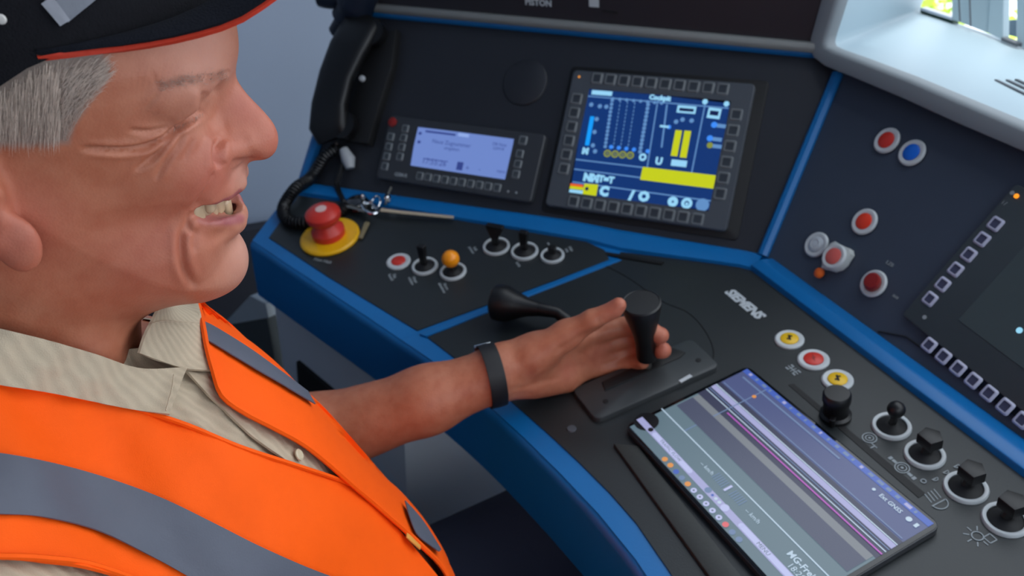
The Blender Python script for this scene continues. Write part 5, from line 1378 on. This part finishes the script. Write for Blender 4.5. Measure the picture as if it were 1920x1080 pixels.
def cloth(name, rgb, stripe=None, weave=1400, bump=.35, rough=.85, wr=.0):
    m = mat(name, rgb, rough, noise=.06, scale=45, bump=bump, bscale=weave, sheen=0, spec=.2)
    nt = m.node_tree; b = nt.nodes['Principled BSDF']; tc = [n for n in nt.nodes if n.type == 'TEX_COORD'][0]
    bp = [n for n in nt.nodes if n.type == 'BUMP'][0]
    n = nt.nodes.new('ShaderNodeTexNoise'); n.inputs['Scale'].default_value = 26; n.inputs['Detail'].default_value = 2; nt.links.new(tc.outputs['Object'], n.inputs['Vector'])
    b2 = nt.nodes.new('ShaderNodeBump'); b2.inputs['Strength'].default_value = wr; b2.inputs['Distance'].default_value = .006
    nt.links.new(n.outputs['Fac'], b2.inputs['Height']); nt.links.new(bp.outputs[0], b2.inputs['Normal']); nt.links.new(b2.outputs[0], b.inputs['Normal'])
    if stripe:
        w = nt.nodes.new('ShaderNodeTexWave'); w.inputs['Scale'].default_value = 48; w.inputs['Distortion'].default_value = 1.2; w.inputs['Detail'].default_value = 2; w.inputs['Detail Scale'].default_value = 2; w.bands_direction = 'X'
        mp = nt.nodes.new('ShaderNodeMapping'); mp.inputs['Rotation'].default_value = stripe; nt.links.new(tc.outputs['Object'], mp.inputs[0]); nt.links.new(mp.outputs[0], w.inputs['Vector'])
        b3 = nt.nodes.new('ShaderNodeBump'); b3.inputs['Strength'].default_value = .3; b3.inputs['Distance'].default_value = .0012; nt.links.new(w.outputs['Fac'], b3.inputs['Height']); nt.links.new(b2.outputs[0], b3.inputs['Normal']); nt.links.new(b3.outputs[0], b.inputs['Normal'])
        vm = [k for k in nt.nodes if k.type == 'VECT_MATH'][0]; r = nt.nodes.new('ShaderNodeMapRange'); r.inputs[3].default_value = .93; r.inputs[4].default_value = 1.05; nt.links.new(w.outputs['Fac'], r.inputs[0])
        m2 = nt.nodes.new('ShaderNodeVectorMath'); m2.operation = 'SCALE'; nt.links.new(vm.outputs[0], m2.inputs[0]); nt.links.new(r.outputs[0], m2.inputs['Scale']); nt.links.new(m2.outputs[0], b.inputs['Base Color'])
    return m
M_VEST = cloth('vest_orange', (255, 92, 4), weave=1600, bump=.25, rough=.7, wr=.10)
M_SHIRT = cloth('shirt_linen', (186, 170, 146), stripe=(0, 0, .5), wr=.25)
M_TAPE = cloth('vest_tape', (92, 95, 106), weave=900, bump=.15, rough=.55, wr=.12)
M_TROU = cloth('trouser_navy', (26, 30, 46), wr=.3)

def add_clothes(person):
    shirt = empty('shirt', hw((XS, -.1, .98)), 'beige linen shirt with open collar', parent=person)
    vest = empty('safety_vest', hw((XS, -.05, .9)), 'bright orange safety vest with grey reflective stripes', parent=person)
    ripple = lambda x, y: .0010*math.sin(x*.11-y*.09)+.0008*math.sin(x*.045+y*.10)
    # shirt body under the vest
    V, Q = TF.mesh(); ax0, ax1 = np.array(_n0), np.array(_n1); e = ax1-ax0; t = np.clip(((V-ax0)@e)/(e@e), -.5, 1.5); dn_ = np.linalg.norm(V-ax0-t[:, None]*e, axis=1)
    bad = (V[:, 2] > 1.085) | ((V[:, 2] > .955) & (dn_ < .085)) | (V[:, 2] < .50); Q = Q[~bad[Q].any(1)]
    u, inv = np.unique(Q, return_inverse=True); V = V[u]-vnormals(V, Q)[u]*.002; Q = inv.reshape(-1, 4)
    obj('shirt_body', np_mesh('shirt_body', V, Q), M_SHIRT, shirt, world=True)
    # shirt body seen in the neck opening
    sheet('front', patch([[(120, 640), (230, 655), (300, 640), (372, 600), (420, 640)], [(60, 760), (250, 770), (360, 760), (450, 740), (520, 750)], [(100, 860), (300, 880), (470, 880), (580, 860), (660, 850)], [(200, 980), (450, 990), (620, 980), (720, 985), (780, 990)]], [.0, .002, .002, .002], 44, 8, wob=ripple), M_SHIRT, shirt)
    # far front with the button placket, folded back at the neck
    sheet('placket', patch([[(345, 688), (380, 728), (425, 772), (472, 816), (522, 852), (566, 880), (640, 915)], [(372, 690), (405, 715), (450, 755), (500, 795), (550, 832), (600, 865), (660, 905)], [(396, 690), (430, 702), (470, 745), (520, 780), (570, 815), (625, 850), (690, 900)]], [.0062, .0052, .0045], 34, 5, wob=lambda x, y: .0006*math.sin(x*.15)), M_SHIRT, shirt)
    p, _ = TF.march((560, 853), .0085); g = Vector(TF.grad(np.array(p), .01))
    obj('button', lathe([(0, 0), (.0040, 0), (.0040, .001), (.003, .0016), (0, .0012)], 16), mat('shirt_button', (196, 180, 150), .4), shirt, Matrix.Translation(p) @ g.to_track_quat('Z', 'Y').to_matrix().to_4x4())
    # collar: near wing and far wing, each a folded sheet standing off the neck
    def free(rows_px, Xs, nu=28, nv=6, wob=None):
        """sheet through pixel rows with given X distances"""
        R = [cr2(r, nu) for r in rows_px]; out = []
        for i in range(len(R)-1):
            for k in range(nv if i < len(R)-2 else nv+1):
                t = k/nv; row = []
                for u in range(nu):
                    q = Vector((*R[i][u], 0)).lerp(Vector((*R[i+1][u], 0)), t); f = u/(nu-1)
                    X0 = np.interp(f, np.linspace(0, 1, len(Xs[i])), Xs[i]); X1 = np.interp(f, np.linspace(0, 1, len(Xs[i+1])), Xs[i+1])
                    row.append(on_ray_at((q.x, q.y), X0+(X1-X0)*t+(wob(q.x, q.y) if wob else 0)))
                out.append(row)
        return out
    cw = lambda x, y: .0007*math.sin(x*.06+y*.05)
    def on_form(rows_px, offs, **k): return patch(rows_px, offs, **k)
    sheet('collar_wing', on_form([[(-90, 596), (0, 616), (90, 638), (180, 664), (262, 690), (352, 688)], [(-90, 650), (0, 668), (90, 688), (180, 712), (262, 733), (340, 716)], [(-90, 708), (0, 722), (90, 736), (170, 752), (250, 768), (318, 776)]], [.012, .014, .012], nu=40, nv=6, wob=cw), M_SHIRT, shirt)
    sheet('collar_wing', on_form([[(262, 662), (272, 632), (286, 604), (305, 572), (335, 559), (370, 562)], [(300, 676), (312, 650), (328, 622), (345, 596), (360, 582), (377, 590)], [(345, 690), (358, 676), (372, 662), (382, 640), (380, 618), (378, 605)], [(398, 694), (402, 688), (404, 676), (398, 655), (390, 630), (380, 612)]], [.016, .014, .010, .008], nu=30, nv=5, wob=cw), M_SHIRT, shirt)
    # stitching lines
    for rows_ in ([(285, 606), (310, 601), (345, 604), (374, 606)], [(326, 702), (322, 730), (311, 770)]):
        pts = [TF.march(q, .0165)[0] for q in cr2(rows_, 20)]
        obj('collar_seam', tube(pts, .0004, 5), M_SHIRT, shirt, world=True)
    # right sleeve below the armhole
    sheet('sleeve', patch([[(-160, 1040), (0, 1040), (150, 1050), (300, 1090)], [(-200, 1120), (0, 1120), (160, 1130), (320, 1180)], [(-220, 1240), (0, 1240), (180, 1250), (340, 1280)]], [.003, .006, .008], 20, 5), M_SHIRT, shirt)
    # sleeves round both upper arms
    def sleeve(P, rad):
        b = tube(spline(P, 4), rad, 24, cap=False); return obj('sleeve', solid(b, -.0018), M_SHIRT, shirt, world=True, sharp=70)
    A, B = Vector(shd), Vector(elb)
    sleeve([A+Vector((.03, -.01, .0)), A.lerp(B, .3), A.lerp(B, .62)], [.052]*4+[.053]*4+[.053])
    sleeve([RSH+Vector((-.02, 0, .012)), RSH.lerp(REL, .35), RSH.lerp(REL, .7)], [.060]*4+[.059]*4+[.058])
    # vest: near front panel
    near = [[(-140, 690), (0, 714), (100, 734), (220, 758), (340, 793), (450, 838), (560, 874), (650, 905), (702, 938)],
            [(-150, 760), (0, 782), (110, 800), (230, 826), (345, 868), (450, 915), (560, 955), (660, 985), (765, 1012)],
            [(-160, 830), (0, 850), (110, 872), (220, 904), (330, 950), (440, 1000), (550, 1050), (690, 1085), (825, 1085)],
            [(-165, 960), (0, 966), (90, 972), (190, 998), (290, 1050), (390, 1110), (500, 1170), (680, 1200), (880, 1160)],
            [(-170, 1048), (0, 1047), (80, 1051), (170, 1064), (270, 1100), (370, 1170), (480, 1250), (680, 1300), (920, 1260)]]
    vw = lambda x, y: .0012*math.sin(x*.018+y*.022)+.0006*math.sin(x*.05-y*.03)
    NEAR = patch(near, [.008, .008, .008, .009, .009], 56, 7, wob=vw)
    sheet('front_panel', NEAR, M_VEST, vest, .002, label='near front panel of the vest')
    def hem(pts, off, r=.0016, m=M_VEST): return obj('hem', tube([TF.march(q, off)[0] for q in cr2(pts, 50)], r, 6), m, vest, world=True)
    hem(near[0], .0085); hem([(-160, 1044), (0, 1043), (80, 1046), (170, 1058), (270, 1094), (340, 1140)], .010); 
    # reflective stripe on the near panel
    tp = [[(-155, 832), (0, 849), (105, 869), (205, 897), (305, 934), (400, 980), (500, 1030), (620, 1080), (760, 1120)],
          [(-158, 895), (0, 905), (100, 917), (195, 945), (290, 988), (385, 1042), (480, 1094), (600, 1140), (740, 1180)],
          [(-162, 958), (0, 963), (85, 969), (180, 992), (270, 1035), (360, 1085), (450, 1145), (580, 1200), (720, 1240)]]
    sheet('reflective_stripe', patch(tp, [.0112, .0114, .0116], 56, 6, wob=vw), M_TAPE, vest, .0008)
    # vest: far front panel running over the left shoulder
    far_i = [(372, 570), (380, 606), (388, 650), (400, 695), (417, 742), (458, 773), (508, 799), (565, 830), (612, 866), (655, 904), (715, 955), (785, 1018), (836, 1074), (858, 1150)]
    far_m = [(374, 566), (405, 600), (432, 640), (452, 680), (475, 712), (515, 745), (560, 785), (610, 824), (660, 868), (712, 916), (760, 966), (800, 1018), (846, 1076), (864, 1150)]
    far_o = [(380, 566), (425, 600), (465, 637), (500, 668), (532, 696), (572, 730), (610, 766), (648, 808), (690, 856), (734, 908), (780, 964), (815, 1014), (852, 1076), (868, 1150)]
    fw = lambda x, y: .0010*math.sin(x*.03-y*.02)
    FAR = patch([far_i, far_m, far_o], [.011, .010, .009], 52, 6, wrap=5, wrap_len=.022, wob=fw)
    sheet('front_panel', FAR, M_VEST, vest, .002, label='far front panel of the vest')
    hem(far_i, .0120, .0020)
    sheet('reflective_stripe', patch([[(374, 598), (400, 610), (440, 634), (474, 656), (506, 679), (540, 704), (578, 733)], [(380, 617), (400, 627), (440, 651), (478, 674), (514, 697), (552, 722), (585, 745)], [(386, 636), (400, 643), (440, 667), (480, 691), (520, 714), (563, 740), (592, 757)]], [.0122, .0130, .0128], 30, 5, wob=fw), M_TAPE, vest, .0008)
    sheet('reflective_stripe', patch([[(760, 938), (778, 957), (798, 982), (828, 1030)], [(764, 952), (773, 980), (786, 1005), (824, 1034)]], [.0125, .0135], 16, 5), M_TAPE, vest, .0008)
    p, _ = TF.march((775, 1014), .012); g = Vector(TF.grad(np.array(p), .01))
    obj('fastener', box(.018, .006, .0015, (0, 0, 0), .0006), mat('fastener_yellow', (220, 150, 60), .6), vest, Matrix.Translation(p) @ g.to_track_quat('Z', 'X').to_matrix().to_4x4())
    # back and sides of vest (behind the neck, out of the camera's sight)
    ring = []
    for k in range(9):
        z = 1.00-.05*k; row = []
        for j in range(25):
            an = math.radians(95+170*j/24+ (0)); c = Vector((-.495, -.10, z)); d = Vector((math.sin(an)*0+math.cos(an), -abs(math.sin(an)), 0)); q = c.copy(); s = .02
            d = Vector((math.cos(math.radians(196+148*j/24)), math.sin(math.radians(196+148*j/24)), 0))
            while s < .34 and TF.at(np.array(c+d*s)) < .005: s += .003
            row.append(c+d*s)
        ring.append(row)
    sheet('back_panel', ring, M_VEST, vest, .002)
    # trousers: both legs bent on the seat
    LF = Field((-.85, -.25, .0), (-.22, .62, .72), .012)
    LF.capsule((-.58, -.06, .52), (-.660, .36, .535), .095, .078); LF.capsule((-.42, -.06, .52), (-.36, .36, .53), .095, .078, .05)
    LF.capsule((-.58, -.08, .56), (-.42, -.08, .56), .13, .13, .05)
    LF.capsule((-.660, .37, .52), (-.68, .34, .09), .074, .058, .03); LF.capsule((-.36, .37, .52), (-.35, .33, .09), .074, .058, .03)
    LV, LQ = LF.mesh(); LV = laplacian(LV, LQ, 2)
    obj('trousers', np_mesh('trousers', LV, LQ), M_TROU, person, world=True)
    for x in (-.68, -.35):
        b = box(.10, .27, .075, (x, .385, .0385), .03, 4); obj('shoe', b, M_BLACKM, person, world=True)
    # lower torso under the vest, so the body is whole
C_BODY = True
# right arm, hand resting on the thigh (below the picture)
RSH, REL, RWR = Vector((-.318, -.125, .915)), Vector((-.262, -.06, .695)), Vector((-.335, .155, .648))
RF = Field((-.42, -.20, .56), (-.18, .36, 1.0), .003)
RF.capsule(RSH, REL, .050, .042); RF.capsule(REL, RWR, .042, .027, .02)
for k, (dx, ln) in enumerate(((-.030, .060), (-.011, .074), (.009, .070), (.028, .054))):
    kn = RWR+Vector((dx*.9-.004, .085-.004*abs(k-1), -.004)); RF.capsule(RWR+Vector((dx*.5, .02, 0)), kn, .016, .012, .012)
    RF.capsule(kn, kn+Vector((dx*.12, ln*.55, -.004)), .0105, .0095, .004); RF.capsule(kn+Vector((dx*.12, ln*.55, -.004)), kn+Vector((dx*.15, ln, -.022)), .0095, .008, .003)
RF.capsule(RWR+Vector((-.018, .02, 0)), RWR+Vector((-.048, .062, -.004)), .016, .012, .010); RF.capsule(RWR+Vector((-.048, .062, -.004)), RWR+Vector((-.058, .100, -.012)), .0115, .009, .004)
RV, RQ = RF.mesh(); RV = laplacian(RV, RQ, 2, .4)
# body: torso core joined to head and arm
TB = Field((-.76, -.28, .46), (-.22, .18, 1.08), .010)
TB.ellipsoid((-.515, -.075, .870), (.150, .125, .165)); TB.ellipsoid((-.500, -.045, .690), (.165, .17, .20), .05); TB.capsule((-.66, -.11, .895), (-.32, -.125, .92), .036, .036, .05)
TBV, TBQ = TB.mesh()
o1 = len(HW); o2 = o1+len(AV); o3 = o2+len(TBV)
V2 = np.concatenate([HW, AV, TBV, RV]); F2 = np.concatenate([HFq, AFq+o1, TBQ+o2, RQ+o3]); C2 = np.concatenate([HCOL, ACOL, np.zeros((len(TBV)+len(RV), 4))])
me = np_mesh('person', V2, F2)
ca = me.color_attributes.new('skin_mask', 'FLOAT_COLOR', 'POINT'); ca.data.foreach_set('color', C2.astype(np.float32).ravel())
PM = Matrix.Translation((-.5, 0, 0)); me.transform(PM.inverted())
person = obj('person', me, M_SKIN, None, PM, label='smiling person in black cap and orange safety vest holding the throttle lever', cat='person')
add_head_parts(person); add_band(person); add_clothes(person)
# driver seat under the person
M_SEAT = mat('seat_cloth', (58, 64, 76), .9, noise=.2, scale=200, bump=.4)
seat = empty('driver_chair', (-.5, -.15, 0), 'dark grey cloth driver chair under the person in the vest', 'chair')
obj('cushion', box(.50, .46, .10, (-.5, -.02, .375), .03, 3), M_SEAT, seat, world=True)
obj('backrest', box(.48, .10, .62, (-.5, -.335, .75), .035, 3), M_SEAT, seat, world=True)
obj('pedestal', lathe([(0, 0), (.22, 0), (.22, .03), (.07, .06), (.07, .33), (0, .33)], 28), M_BLACKM, seat, Matrix.Translation((-.5, -.05, .0)))
